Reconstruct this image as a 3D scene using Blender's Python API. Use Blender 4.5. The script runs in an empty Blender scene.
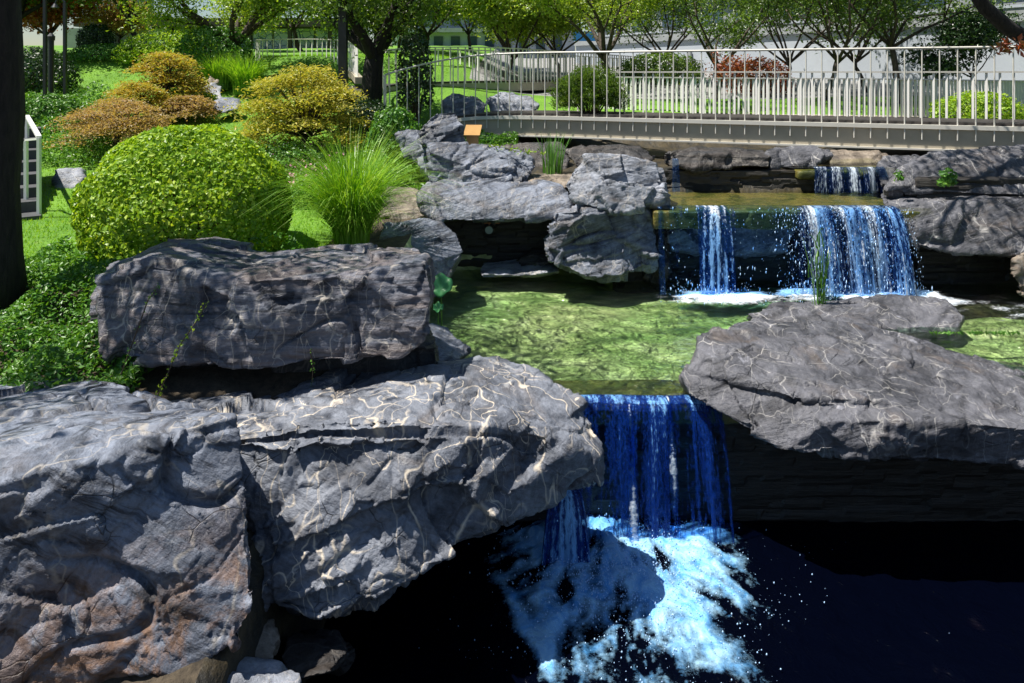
import bpy, bmesh, math, random
import numpy as np
from mathutils import Vector, Matrix
R = math.radians
S = bpy.context.scene
COL = S.collection
random.seed(7)
rng = np.random.default_rng(11)

# ------------------------------------------------------------------ camera, world, sun, exposure
F, HOR, EYE = 683.0, 72.0, 2.4
cam_d = bpy.data.cameras.new('camera'); cam = bpy.data.objects.new('camera', cam_d); COL.objects.link(cam)
cam.location = (0, 0, EYE); cam.rotation_euler = (R(90), 0, 0)
cam_d.sensor_width = 36; cam_d.lens = 36*F/1024; cam_d.shift_y = -(341.5-HOR)/1024
cam_d.clip_start = .05; cam_d.clip_end = 900
S.camera = cam
SUN_AZ = (-.96, -.12); SUN_EL = 66
w = bpy.data.worlds.new('World'); S.world = w; w.use_nodes = True
nt = w.node_tree; nt.nodes.clear()
sky = nt.nodes.new('ShaderNodeTexSky'); sky.sky_type = 'NISHITA'; sky.sun_disc = False
sky.sun_elevation = R(SUN_EL); sky.sun_rotation = math.atan2(SUN_AZ[0], SUN_AZ[1])
sky.air_density = 1.2; sky.dust_density = .15; sky.ozone_density = 3.5
bg = nt.nodes.new('ShaderNodeBackground'); bg.inputs[1].default_value = .052
wo = nt.nodes.new('ShaderNodeOutputWorld')
nt.links.new(sky.outputs[0], bg.inputs[0]); nt.links.new(bg.outputs[0], wo.inputs[0])
sl = bpy.data.lights.new('sun', 'SUN'); sl.energy = 5.0; sl.angle = R(.5); sl.color = (1, .94, .85)
so = bpy.data.objects.new('sun', sl); COL.objects.link(so)
a_ = np.array(SUN_AZ)/np.hypot(*SUN_AZ)*math.cos(R(SUN_EL))
to_sun = Vector((a_[0], a_[1], math.sin(R(SUN_EL))))
so.rotation_euler = to_sun.to_track_quat('Z', 'Y').to_euler(); so.location = (-20, -10, 30)
vs = S.view_settings; vs.view_transform = 'Standard'; vs.look = 'None'; vs.exposure = 0.75; vs.gamma = 1; vs.use_curve_mapping = False
S.cycles.use_denoising = True
S.cycles.max_bounces = 8; S.cycles.transparent_max_bounces = 24
S.cycles.caustics_reflective = False; S.cycles.caustics_refractive = False
S.cycles.sample_clamp_indirect = 6

def P(px, py, Y): return ((px-512)/F*Y, Y, EYE-(py-HOR)/F*Y)
def G(px, Y): return (px-512)/F*Y

# ------------------------------------------------------------------ helpers
def tag(o, label=None, cat=None, group=None, kind=None):
    if label: o['label'] = label
    if cat: o['category'] = cat
    if group: o['group'] = group
    if kind: o['kind'] = kind
    return o
def np_mesh(name, V, Fc, smooth=True):
    V = np.asarray(V, np.float32); Fc = np.asarray(Fc, np.int32)
    me = bpy.data.meshes.new(name); n, k = Fc.shape
    me.vertices.add(len(V)); me.vertices.foreach_set('co', V.ravel())
    me.loops.add(n*k); me.loops.foreach_set('vertex_index', Fc.ravel())
    me.polygons.add(n); me.polygons.foreach_set('loop_start', np.arange(0, n*k, k, dtype=np.int32))
    me.polygons.foreach_set('use_smooth', np.full(n, smooth)); me.update(calc_edges=True)
    return me
def link(name, me, mat, parent=None, loc=None):
    """link a mesh given in world coordinates, with its origin moved to loc (or to its parent's origin)"""
    o = bpy.data.objects.new(name, me); COL.objects.link(o)
    if mat: me.materials.append(mat)
    if loc is not None:
        me.transform(Matrix.Translation(-Vector(loc))); o.location = loc
    if parent is not None:
        off = parent_world(parent)
        if loc is None: me.transform(Matrix.Translation(-off))
        else: o.location = Vector(loc)-off
        o.parent = parent
    return o
def parent_world(p):
    v = Vector((0, 0, 0))
    while p is not None: v = v+p.location; p = p.parent
    return v
def empty(name, loc):
    o = bpy.data.objects.new(name, None); COL.objects.link(o); o.location = loc; o.empty_display_size = .1
    return o
class MB:
    def __init__(s): s.V = []; s.F = []; s.n = 0
    def add(s, V, Fc):
        s.V.append(np.asarray(V, float).reshape(-1, 3)); s.F += [tuple(i+s.n for i in f) for f in Fc]; s.n += len(s.V[-1])
    def box(s, x0, x1, y0, y1, z0, z1):
        s.add([(x, y, z) for z in (z0, z1) for y in (y0, y1) for x in (x0, x1)],
              [(0, 2, 3, 1), (4, 5, 7, 6), (0, 1, 5, 4), (2, 6, 7, 3), (0, 4, 6, 2), (1, 3, 7, 5)])
    def bar(s, a, b, w, h):
        a = Vector(a); b = Vector(b); d = (b-a).normalized()
        up = Vector((0, 0, 1)) if abs(d.z) < .95 else Vector((0, 1, 0))
        u = d.cross(up).normalized()*w/2; v = u.cross(d).normalized()*h/2
        pts = [a-u-v, a+u-v, a+u+v, a-u+v, b-u-v, b+u-v, b+u+v, b-u+v]
        s.add([tuple(p) for p in pts], [(0, 1, 2, 3), (7, 6, 5, 4), (0, 4, 5, 1), (1, 5, 6, 2), (2, 6, 7, 3), (3, 7, 4, 0)])
    def tube(s, pts, radii, n=8, cap=True):
        pts = [Vector(p) for p in pts]
        if not hasattr(radii, '__len__'): radii = [radii]*len(pts)
        V = []; prev = None
        for i, p in enumerate(pts):
            d = (pts[min(i+1, len(pts)-1)]-pts[max(i-1, 0)]).normalized()
            if prev is None: u = d.cross(Vector((.13, .97, .2))).normalized()
            else:
                u = (prev-d*prev.dot(d)).normalized()
            prev = u; v = d.cross(u)
            for k in range(n):
                t = 2*math.pi*k/n; V.append(tuple(p+(u*math.cos(t)+v*math.sin(t))*radii[i]))
        Fc = [(i*n+k, i*n+(k+1) % n, (i+1)*n+(k+1) % n, (i+1)*n+k) for i in range(len(pts)-1) for k in range(n)]
        if cap: Fc += [tuple(range(n))[::-1], tuple((len(pts)-1)*n+k for k in range(n))]
        s.add(V, Fc)
    def build(s, name, mat, parent=None, loc=None, smooth=False):
        me = bpy.data.meshes.new(name); me.from_pydata([tuple(v) for v in np.vstack(s.V)], [], s.F); me.update()
        if smooth: me.polygons.foreach_set('use_smooth', [True]*len(me.polygons))
        return link(name, me, mat, parent, loc)

# numpy noise
_perm = rng.permutation(256); _perm = np.concatenate([_perm]*3)
_g = rng.normal(size=(256, 3)); _g /= np.linalg.norm(_g, axis=1)[:, None]
def perlin(p):
    p = np.asarray(p, float); i = np.floor(p).astype(int); f = p-i; u = f*f*f*(f*(f*6-15)+10); i &= 255
    out = 0
    for dx in (0, 1):
        for dy in (0, 1):
            for dz in (0, 1):
                h = _perm[_perm[_perm[(i[:, 0]+dx) & 255]+((i[:, 1]+dy) & 255)]+((i[:, 2]+dz) & 255)]
                g = _g[h]; d = f-np.array([dx, dy, dz])
                wt = (u[:, 0] if dx else 1-u[:, 0])*(u[:, 1] if dy else 1-u[:, 1])*(u[:, 2] if dz else 1-u[:, 2])
                out = out+wt*(g*d).sum(1)
    return out*1.5
def fbm(p, o=4, gain=.5):
    a = 1; t = 0; s = 0
    for k in range(o): t = t+a*perlin(p*2**k+k*17.3); s += a; a *= gain
    return t/s
def facets(p, seed=0):
    """piecewise planar displacement: every cell has a plane of its own"""
    i = np.floor(p).astype(int); best = np.full(len(p), 9e9); val = np.zeros(len(p))
    for dx in (-1, 0, 1):
        for dy in (-1, 0, 1):
            for dz in (-1, 0, 1):
                c = i+np.array([dx, dy, dz]); cc = c & 255
                h = _perm[_perm[_perm[cc[:, 0]]+cc[:, 1]]+cc[:, 2]]; h2 = _perm[h+5+seed]
                ctr = c+.5+_g[h]*.42; d = ((p-ctr)**2).sum(1); m = d < best
                best = np.where(m, d, best); v = ((p-ctr)*_g[h2]).sum(1)+(h/255-.5)*.5
                val = np.where(m, v, val)
    return val

# ------------------------------------------------------------------ materials
class NT:
    def __init__(s, name):
        s.m = bpy.data.materials.new(name); s.m.use_nodes = True; s.t = s.m.node_tree; s.t.nodes.clear()
        s.out = s.t.nodes.new('ShaderNodeOutputMaterial'); s.tc = s.t.nodes.new('ShaderNodeTexCoord')
    def n(s, typ, ins=None, **kw):
        d = s.t.nodes.new('ShaderNode'+typ)
        for k, v in kw.items(): setattr(d, k, v)
        for k, v in (ins or {}).items(): s.set(d.inputs[k], v)
        return d
    def set(s, sock, v):
        if isinstance(v, bpy.types.NodeSocket): s.t.links.new(v, sock)
        else:
            if sock.type == 'RGBA' and len(v) == 3: v = (*v, 1)
            sock.default_value = v
    def co(s, scale=(1, 1, 1), rot=(0, 0, 0), src='Object'):
        return s.n('Mapping', {'Vector': s.tc.outputs[src], 'Scale': scale, 'Rotation': rot}).outputs[0]
    def noise(s, v, scale, detail=4, rough=.55, dist=0):
        return s.n('TexNoise', {'Vector': v, 'Scale': scale, 'Detail': detail, 'Roughness': rough, 'Distortion': dist}).outputs['Fac']
    def math(s, op, a, b=0., c=None, clamp=False):
        d = s.n('Math', {0: a, 1: b}, operation=op, use_clamp=clamp)
        if c is not None: s.set(d.inputs[2], c)
        return d.outputs[0]
    def rng(s, v, a, b, c=0., d=1.):
        return s.n('MapRange', {'Value': v, 'From Min': a, 'From Max': b, 'To Min': c, 'To Max': d}).outputs[0]
    def mix(s, f, a, b, op='MIX'):
        d = s.n('Mix', data_type='RGBA', blend_type=op); s.set(d.inputs[0], f); s.set(d.inputs[6], a); s.set(d.inputs[7], b); return d.outputs[2]
    def ramp(s, f, stops):
        d = s.n('ValToRGB', {'Fac': f}); e = d.color_ramp.elements
        while len(e) < len(stops): e.new(.5)
        for x, (p, c) in zip(e, stops): x.position = p; x.color = (*c, 1)
        return d.outputs[0]
    def bump(s, h, st, dist, nrm=None):
        i = {'Height': h, 'Strength': st, 'Distance': dist}
        if nrm is not None: i['Normal'] = nrm
        return s.n('Bump', i).outputs[0]
    def pbr(s, col, rough=.6, nrm=None, **kw):
        i = {'Base Color': col, 'Roughness': rough}
        if nrm is not None: i['Normal'] = nrm
        i.update(kw); d = s.n('BsdfPrincipled', i); return d.outputs[0]
    def end(s, sh):
        s.t.links.new(sh, s.out.inputs[0]); return s.m

def simple(name, col, rough=.5, var=.25, sc=8, metallic=0., bump=0.):
    t = NT(name); n = t.noise(t.co(), sc, 5, .6)
    c = t.mix(t.rng(n, .3, .7), tuple(x*(1-var) for x in col), tuple(min(1, x*(1+var)) for x in col))
    nr = t.bump(n, bump, .02) if bump else None
    return t.end(t.pbr(c, rough, nr, Metallic=metallic))

def rock_mat(name, dark, light, vein=.6, vein_rot=(0, .5, .3), strata=0., rust=0., rust_z=None, brown=(.2, .15, .11), wet_z=None, veincol=(.55, .5, .43), vs_=1.0, vw_=1.0, grain=(0, 0, 0), gs=.8, edge=.5, lin=1., vmin=.15):
    t = NT(name)
    c = t.co()
    big = t.noise(c, 1.6, 6, .62, .6); med = t.noise(c, 6, 8, .68, .3); fine = t.noise(c, 38, 6, .7)
    base = t.mix(t.rng(big, .40, .62), dark, light)
    base = t.mix(t.rng(med, .35, .7, 0, .75), base, tuple(x*1.55 for x in light))
    # the bedding grain of the stone: long thin light and dark layers along one direction
    gv = t.n('Mapping', {'Vector': t.n('Mapping', {'Vector': c, 'Rotation': grain}).outputs[0], 'Scale': (.9, .9, 7.5)}).outputs[0]
    gn = t.noise(gv, 1.7, 7, .68, .35); gn2 = t.noise(gv, 6.5, 4, .6, .2)
    base = t.mix(t.rng(gn, .50, .38, 0, gs), base, tuple(x*.55 for x in dark))
    base = t.mix(t.rng(gn, .54, .68, 0, gs*.7), base, tuple(min(.6, x*1.5) for x in light))
    # brownish stains
    st = t.noise(t.co((1, 1, 2.2)), 2.3, 5, .6, 1.0)
    base = t.mix(t.rng(st, .56, .72, 0, .4), base, brown)
    base = t.mix(t.rng(fine, .45, .75, 0, .5), base, tuple(x*.6 for x in dark))
    h = t.math('ADD', t.math('MULTIPLY', med, .6), t.math('MULTIPLY', fine, .2)); h = t.math('ADD', h, t.math('ADD', t.math('MULTIPLY', gn, .8), t.math('MULTIPLY', gn2, .25)))
    if strata:
        sv = t.noise(t.co((.7, .7, 9)), 1.6, 6, .65, .5)
        base = t.mix(t.rng(sv, .42, .62, 0, strata), base, brown)
        base = t.mix(t.rng(sv, .5, .36, 0, strata), base, tuple(x*.5 for x in dark))
        h = t.math('ADD', h, t.math('MULTIPLY', sv, .9))
    # thin pale calcite veins: level lines of two stretched noises, and faint broken cell edges
    warp = t.n('TexNoise', {'Vector': c, 'Scale': 2.6, 'Detail': 3, 'Roughness': .5})
    vw = t.n('VectorMath', {0: warp.outputs['Color'], 1: (.5, .5, .5)}, operation='SUBTRACT').outputs[0]
    vw = t.n('VectorMath', {0: c, 1: t.n('VectorMath', {0: vw, 'Scale': .22}, operation='SCALE').outputs[0]}, operation='ADD').outputs[0]
    va = t.n('Mapping', {'Vector': vw, 'Scale': (2.1*vs_, 2.1*vs_, .36*vs_), 'Rotation': vein_rot}).outputs[0]
    vb = t.n('Mapping', {'Vector': vw, 'Scale': (1.2*vs_, 1.2*vs_, 1.0*vs_), 'Rotation': (vein_rot[0]+.5, vein_rot[1]-.9, .6), 'Location': (3, 7, 1)}).outputs[0]
    wd = t.rng(t.noise(c, 4.5, 2), .36, .64, .004*vw_, .018*vw_)
    def lines(v, sc, wmul, det=2):
        l = t.math('ABSOLUTE', t.math('SUBTRACT', t.noise(v, sc, det, .5), .5))
        return t.math('SUBTRACT', 1., t.math('DIVIDE', l, t.math('MULTIPLY', wd, wmul)), clamp=True)
    v1 = lines(va, 1.5, .85); v2 = t.math('MULTIPLY', lines(va, 3.3, .8, 1), t.rng(t.noise(c, 1.9, 3), .46, .58))
    v3 = t.math('MULTIPLY', lines(vb, 2.2, .55), t.rng(t.noise(c, 2.4, 3), .46, .60))
    n2 = t.n('TexVoronoi', {'Vector': va, 'Scale': 1.9, 'Randomness': 1.}, feature='DISTANCE_TO_EDGE').outputs['Distance']
    v4 = t.math('MULTIPLY', t.math('SUBTRACT', 1., t.math('DIVIDE', n2, t.math('MULTIPLY', wd, 1.1)), clamp=True), t.rng(t.noise(c, 3.3, 3), .56-.3*edge, .68-.3*edge))
    vv = t.math('MAXIMUM', t.math('MULTIPLY', t.math('MAXIMUM', t.math('MAXIMUM', v1, v2), v3), lin), v4)
    vv = t.math('MULTIPLY', vv, t.rng(t.noise(c, 2.6, 4, .6), .36, .56, vmin, 1.))
    base = t.mix(t.math('MULTIPLY', vv, vein), base, veincol)
    # hairline dark fractures
    fr = t.n('TexVoronoi', {'Vector': t.n('Mapping', {'Vector': vw, 'Scale': (1, 1, 1.7), 'Rotation': (.3, .2, 0)}).outputs[0], 'Scale': 3.6}, feature='DISTANCE_TO_EDGE').outputs['Distance']
    frm = t.math('MULTIPLY', t.math('SUBTRACT', 1., t.math('DIVIDE', fr, .014), clamp=True), t.rng(t.noise(c, 3.4, 3), .53, .62))
    base = t.mix(t.math('MULTIPLY', frm, .75), base, (.008, .008, .009))
    h = t.math('SUBTRACT', h, t.math('MULTIPLY', frm, .5))
    cell = t.n('TexVoronoi', {'Vector': vw, 'Scale': 13.}).outputs['Distance']
    h = t.math('ADD', h, t.math('MULTIPLY', cell, .12))
    # pale lichen / mineral crust blotches
    cr = t.math('MULTIPLY', t.rng(t.noise(c, 9, 6, .7, 1.2), .58, .66), t.rng(t.noise(c, 2.3, 2), .5, .62))
    base = t.mix(t.math('MULTIPLY', cr, .55), base, tuple(min(.5, x*3.2) for x in light))
    if rust:
        rn = t.rng(t.noise(c, 3.4, 7, .72, .8), .42, .54)
        if rust_z is not None:
            z = t.n('SeparateXYZ', {0: t.tc.outputs['Object']}); m = t.rng(z.outputs[2], rust_z+.25, rust_z-.15)
            mx = t.rng(z.outputs[0], .55, .95); rn = t.math('MULTIPLY', rn, t.math('MULTIPLY', m, mx))
        rc = t.mix(t.rng(med, .4, .6), (.13, .065, .035), (.33, .18, .095))
        base = t.mix(t.math('MULTIPLY', rn, rust), base, rc)
    rough = t.rng(med, .3, .7, .32, .65)
    nr = t.bump(h, .6, .035)
    nr = t.bump(fine, .8, .009, nr); nr = t.bump(t.noise(c, 120, 5, .75), .7, .004, nr)
    return t.end(t.pbr(base, rough, nr))

M = {}
M['rock'] = rock_mat('rock_blue_grey', (.022, .028, .042), (.20, .225, .28), .45, grain=(.2, .35, 0))
M['rock_slab'] = rock_mat('rock_slab_veined', (.034, .040, .056), (.215, .235, .28), 1.0, (.15, .55, .2), veincol=(.78, .68, .54), vs_=.85, vw_=1.05, grain=(.1, -.45, 0), gs=.5, edge=.25, vmin=.55)
M['rock_corner'] = rock_mat('rock_rusty', (.013, .017, .030), (.22, .25, .315), .7, (.4, -.6, .2), rust=.85, rust_z=.80, vs_=.7, grain=(.1, -.62, 0), gs=.95)
M['rock_strata'] = rock_mat('rock_banded', (.018, .023, .038), (.17, .19, .24), .8, (0, .1, .2), strata=.75, brown=(.14, .11, .10), vs_=.8, vw_=.9, gs=.9)
M['rock_right'] = rock_mat('rock_dark_veined', (.022, .023, .029), (.12, .122, .14), .85, (.3, 1.15, .3), veincol=(.60, .58, .55), vs_=.85, vw_=.8, grain=(.1, .3, 0), gs=.7, edge=.55, lin=.45)
M['rock_brown'] = rock_mat('rock_brown', (.06, .05, .042), (.28, .23, .18), .4, brown=(.45, .24, .13))
M['rock_pale'] = rock_mat('rock_pale', (.045, .053, .068), (.30, .325, .38), .5, grain=(.3, .2, 0), gs=.7)
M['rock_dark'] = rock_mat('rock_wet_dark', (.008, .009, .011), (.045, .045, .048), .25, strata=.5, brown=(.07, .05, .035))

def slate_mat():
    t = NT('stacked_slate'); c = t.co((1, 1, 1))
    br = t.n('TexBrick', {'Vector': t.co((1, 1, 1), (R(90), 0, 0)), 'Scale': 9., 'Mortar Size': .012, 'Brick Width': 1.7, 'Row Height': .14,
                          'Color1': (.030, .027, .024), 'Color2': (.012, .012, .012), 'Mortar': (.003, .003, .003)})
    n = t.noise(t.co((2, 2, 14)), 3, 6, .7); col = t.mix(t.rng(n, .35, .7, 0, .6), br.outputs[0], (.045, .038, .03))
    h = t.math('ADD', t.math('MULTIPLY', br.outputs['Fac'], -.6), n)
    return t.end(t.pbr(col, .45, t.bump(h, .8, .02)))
M['slate'] = slate_mat()
def moss_ledge():
    t = NT('mossy_ledge'); c = t.co(); n = t.noise(c, 3.2, 7, .7, .8); f = t.noise(c, 24, 5, .7)
    col = t.ramp(n, [(.30, (.02, .025, .01)), (.45, (.085, .095, .02)), (.56, (.20, .17, .045)), (.72, (.10, .07, .04))])
    col = t.mix(t.rng(f, .4, .7, 0, .5), col, (.02, .03, .012))
    return t.end(t.pbr(col, .35, t.bump(t.math('ADD', n, f), .7, .02)))
M['moss'] = moss_ledge()

def ground_mats():
    t = NT('lawn'); c = t.co(); n = t.noise(c, .9, 4, .6); f = t.noise(c, 30, 5, .7); g = t.noise(c, 5, 4, .6)
    col = t.mix(t.rng(n, .35, .65), (.10, .25, .012), (.18, .38, .02)); col = t.mix(t.rng(f, .35, .7, 0, .6), col, (.035, .10, .008))
    col = t.mix(t.rng(g, .62, .75, 0, .5), col, (.17, .19, .04))
    lawn = t.end(t.pbr(col, .8, t.bump(f, .8, .04)))
    t = NT('soil'); c = t.co(); f = t.noise(c, 12, 7, .7); col = t.mix(t.rng(f, .35, .65), (.035, .027, .018), (.11, .085, .055))
    soil = t.end(t.pbr(col, .9, t.bump(f, .8, .05)))
    t = NT('pool_bed'); c = t.co((.75, 1.5, 1))
    n = t.noise(c, 1.5, 6, .65, 1.2); st = t.n('TexVoronoi', {'Vector': t.co((.8, 1.7, 1)), 'Scale': 4.5}); f = t.noise(c, 16, 5, .65)
    col = t.ramp(n, [(.30, (.05, .08, .03)), (.44, (.52, .56, .22)), (.55, (.86, .84, .42)), (.70, (.88, .80, .52))])
    col = t.mix(t.rng(st.outputs['Distance'], .05, .55, 0, .55), col, (.08, .14, .035))
    col = t.mix(t.rng(f, .45, .7, 0, .25), col, (.10, .12, .05))
    bed = t.end(t.pbr(col, .8, t.bump(f, .6, .03)))
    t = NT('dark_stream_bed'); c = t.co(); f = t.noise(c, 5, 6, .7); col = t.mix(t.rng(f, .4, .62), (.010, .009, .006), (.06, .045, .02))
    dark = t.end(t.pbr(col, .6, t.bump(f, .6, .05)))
    t = NT('paving'); c = t.co(); br = t.n('TexBrick', {'Vector': c, 'Scale': 1.4, 'Mortar Size': .01, 'Color1': (.3, .3, .29), 'Color2': (.24, .24, .24), 'Mortar': (.1, .1, .1)})
    pave = t.end(t.pbr(br.outputs[0], .8))
    return lawn, soil, bed, dark, pave

def water_mat(name, tint, tr_ripple=1.0, scale=5., refl=1.33):
    """clear tinted water: Fresnel reflection over a coloured see-through body"""
    t = NT(name); c = t.co()
    n1 = t.noise(t.co((1, 1.9, 1), (0, 0, .5)), scale*.55, 4, .6, 1.0); n2 = t.noise(t.co((1, 1.8, 1), (0, 0, -.3)), scale*2.6, 4, .6, .8)
    h = t.math('ADD', n1, t.math('MULTIPLY', n2, .30))
    nr = t.bump(h, .55*tr_ripple, .17)
    gl = t.n('BsdfGlossy', {'Color': (1, 1, 1), 'Roughness': .04, 'Normal': nr}).outputs[0]
    tb = t.noise(t.co((.8, 1.3, 1)), .9, 3, .6, .5)
    col = t.mix(t.rng(tb, .36, .62), tint, tuple(x**.45 for x in tint))
    tr = t.n('BsdfTransparent', {'Color': col}).outputs[0]
    fr = t.n('Fresnel', {'IOR': refl, 'Normal': nr}).outputs[0]
    return t.end(t.n('MixShader', {0: fr, 1: tr, 2: gl}).outputs[0])
M['pool_water'] = water_mat('pool_water', (.74, .98, .80), 1.4, 6., 1.45)
M['basin_water'] = water_mat('basin_water', (.90, .92, .80), .7, 7.)

def foam_water():
    t = NT('churning_water'); at = t.n('Attribute', attribute_name='foam'); f = at.outputs['Fac']
    c = t.co(); n = t.noise(c, 26, 6, .75); m = t.noise(c, 8, 5, .65, .8)
    fm = t.math('ADD', f, t.math('MULTIPLY', t.math('SUBTRACT', n, .5), .75)); fm = t.rng(fm, .30, .85)
    foam = t.mix(t.rng(m, .35, .65), (.10, .38, .80), (.42, .72, .95))  # blue skylight painted into the foam colour
    h = t.math('ADD', m, t.math('MULTIPLY', n, .5))
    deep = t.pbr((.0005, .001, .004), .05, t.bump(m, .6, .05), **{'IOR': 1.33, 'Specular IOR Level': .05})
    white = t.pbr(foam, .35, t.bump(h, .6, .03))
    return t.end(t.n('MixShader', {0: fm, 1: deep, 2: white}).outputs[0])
M['churn'] = foam_water()
def white_foam(name, a, b, lo=.3, hi=.75):
    t = NT(name); at = t.n('Attribute', attribute_name='foam'); f = at.outputs['Fac']; c = t.co()
    n = t.noise(t.co((1, 1.6, 1)), 22, 6, .75)
    fm = t.rng(t.math('ADD', f, t.math('MULTIPLY', t.math('SUBTRACT', n, .5), .9)), lo, hi)
    tr = t.n('BsdfTransparent', {'Color': (1, 1, 1)}).outputs[0]
    white = t.pbr(t.mix(t.rng(n, .35, .65), a, b), .4, t.bump(n, .5, .02))
    return t.end(t.n('MixShader', {0: fm, 1: tr, 2: white}).outputs[0])
M['foam_mid'] = white_foam('pool_foam', (.60, .74, .90), (.93, .95, .97), .27, .68)

def fall_mat(name, density, body, streak, xs=16., thr=.52, blo=.16):  # the sky's blue is put into the body and streak colours
    t = NT(name); uv = t.n('UVMap').outputs[0]
    mp = t.n('Mapping', {'Vector': uv, 'Scale': (xs, 1.1, 1)}).outputs[0]
    mp2 = t.n('Mapping', {'Vector': uv, 'Scale': (xs*3.2, 3.2, 1)}).outputs[0]
    dr = t.n('Mapping', {'Vector': uv, 'Scale': (xs*6, 22, 1)}).outputs[0]
    n = t.noise(mp, 1., 5, .6, .3); n2 = t.noise(mp2, 1., 4, .65, .2); n3 = t.noise(dr, 1., 3, .7)
    at = t.n('Attribute', attribute_name='foam').outputs['Fac']
    s = t.math('ADD', t.math('ADD', t.math('MULTIPLY', n, .6), t.math('MULTIPLY', n2, .4)), t.math('MULTIPLY', t.math('SUBTRACT', n3, .5), .5))
    s = t.math('ADD', s, t.math('SUBTRACT', at, .5))
    st = t.rng(s, thr, thr+.13)
    bd = t.rng(s, thr-blo, thr-blo+.16, 0, density)
    nr = t.bump(s, .9, .03)
    w_ = t.pbr(t.mix(t.rng(n2, .4, .65), tuple(x*.6 for x in streak), streak), .25, nr)
    b_ = t.pbr(body, .08, nr, IOR=1.33)
    tr = t.n('BsdfTransparent', {'Color': (.75, .88, 1)}).outputs[0]
    m1 = t.n('MixShader', {0: bd, 1: tr, 2: b_}).outputs[0]
    return t.end(t.n('MixShader', {0: st, 1: m1, 2: w_}).outputs[0])
M['fall_near'] = fall_mat('falling_water_blue', .85, (.004, .030, .20), (.22, .52, .98), 14., .595, .215)
M['fall_mid'] = fall_mat('falling_water', .5, (.005, .022, .10), (.74, .85, .97), 12., .55)
M['strand'] = fall_mat('water_strand', .25, (.02, .07, .24), (.78, .87, .97), 9., .51)
t = NT('water_drops'); M['drops'] = t.end(t.pbr((.45, .66, .95), .12))

def leaf_mat(name, c0, c1, c2, trans=.35, gloss=.05, sc=.8):
    t = NT(name); g = t.n('NewGeometry'); r = g.outputs['Random Per Island']
    n = t.noise(t.co(), sc, 3, .6)
    v = t.math('ADD', t.math('MULTIPLY', r, .65), t.math('MULTIPLY', n, .35))
    col = t.ramp(v, [(.12, c0), (.5, c1), (.85, c2)])
    d = t.n('BsdfDiffuse', {'Color': col}).outputs[0]
    tl = t.n('BsdfTranslucent', {'Color': t.mix(1., col, (1.5, 1.35, .5), 'MULTIPLY')}).outputs[0]
    s = t.n('MixShader', {0: trans, 1: d, 2: tl}).outputs[0]
    gl = t.n('BsdfGlossy', {'Color': (1, 1, 1), 'Roughness': .42}).outputs[0]
    return t.end(t.n('MixShader', {0: gloss, 1: s, 2: gl}).outputs[0])
M['lf_ball'] = leaf_mat('leaf_bright_shrub', (.10, .22, .012), (.24, .42, .025), (.46, .60, .07), .4, .022)
M['lf_cover'] = leaf_mat('leaf_ground_cover', (.04, .14, .015), (.09, .25, .025), (.17, .34, .05), gloss=.04)
M['lf_dark'] = leaf_mat('leaf_dark_hedge', (.010, .035, .008), (.020, .065, .012), (.045, .11, .02))
M['lf_tree'] = leaf_mat('leaf_light_tree', (.13, .24, .015), (.24, .38, .03), (.38, .48, .06), .5)
M['lf_tree2'] = leaf_mat('leaf_deep_tree', (.05, .12, .012), (.10, .20, .02), (.18, .28, .04), .45)
M['lf_gold'] = leaf_mat('leaf_golden_maple', (.20, .27, .03), (.42, .42, .07), (.58, .52, .16), .4, .015)
M['lf_orange'] = leaf_mat('leaf_orange_maple', (.20, .17, .05), (.42, .28, .15), (.48, .42, .22), .4, .015)
M['lf_amber'] = leaf_mat('leaf_amber_maple', (.30, .18, .04), (.46, .38, .09), (.32, .42, .07), .4, .015)
M['lf_red'] = leaf_mat('leaf_red_maple', (.18, .03, .02), (.38, .09, .035), (.26, .15, .03), .4)
M['lf_grass'] = leaf_mat('leaf_ornamental_grass', (.12, .32, .012), (.22, .46, .02), (.38, .58, .08), .4)
M['lf_lawn'] = leaf_mat('grass_blades', (.12, .30, .012), (.20, .42, .02), (.32, .50, .05), .4, 0., .5)
M['lf_reed'] = leaf_mat('leaf_reed', (.06, .18, .02), (.10, .28, .03), (.2, .4, .08), .3)
M['lf_lotus'] = leaf_mat('leaf_lotus', (.06, .30, .09), (.10, .42, .14), (.10, .42, .14), .35)
M['flower'] = simple('pink_petals', (.62, .25, .38), .6, .3)
M['flower_w'] = simple('variegated_leaf', (.35, .45, .25), .6, .2)
def bark(name, a, b):
    t = NT(name); n = t.noise(t.co((1, 1, .18)), 26, 5, .7, .4); f = t.noise(t.co(), 40, 4, .7)
    return t.end(t.pbr(t.mix(t.rng(n, .38, .62), a, b), .85, t.bump(t.math('ADD', n, t.math('MULTIPLY', f, .3)), .9, .03)))
M['bark_dark'] = bark('dark_bark', (.006, .005, .005), (.026, .021, .019))
M['bark'] = bark('grey_brown_bark', (.03, .023, .018), (.11, .085, .065))
M['twig'] = bark('twigs', (.05, .035, .02), (.12, .085, .05))
M['cream'] = simple('cream_paint', (.46, .41, .32), .45, .12, 3, bump=.1)
M['rail'] = simple('white_rail_paint', (.66, .64, .58), .4, .06, 5)
M['white_paint'] = simple('white_baluster_paint', (.80, .79, .76), .4, .04, 5)
M['deck'] = simple('dark_deck_boards', (.035, .03, .027), .7, .3, 12, bump=.4)
M['black_metal'] = simple('black_lamp_post', (.012, .016, .02), .4, .2)
M['timber'] = simple('varnished_timber', (.42, .24, .08), .45, .15, 5)
M['concrete'] = simple('grey_step_stone', (.06, .063, .067), .8, .2, 9, bump=.3)
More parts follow.
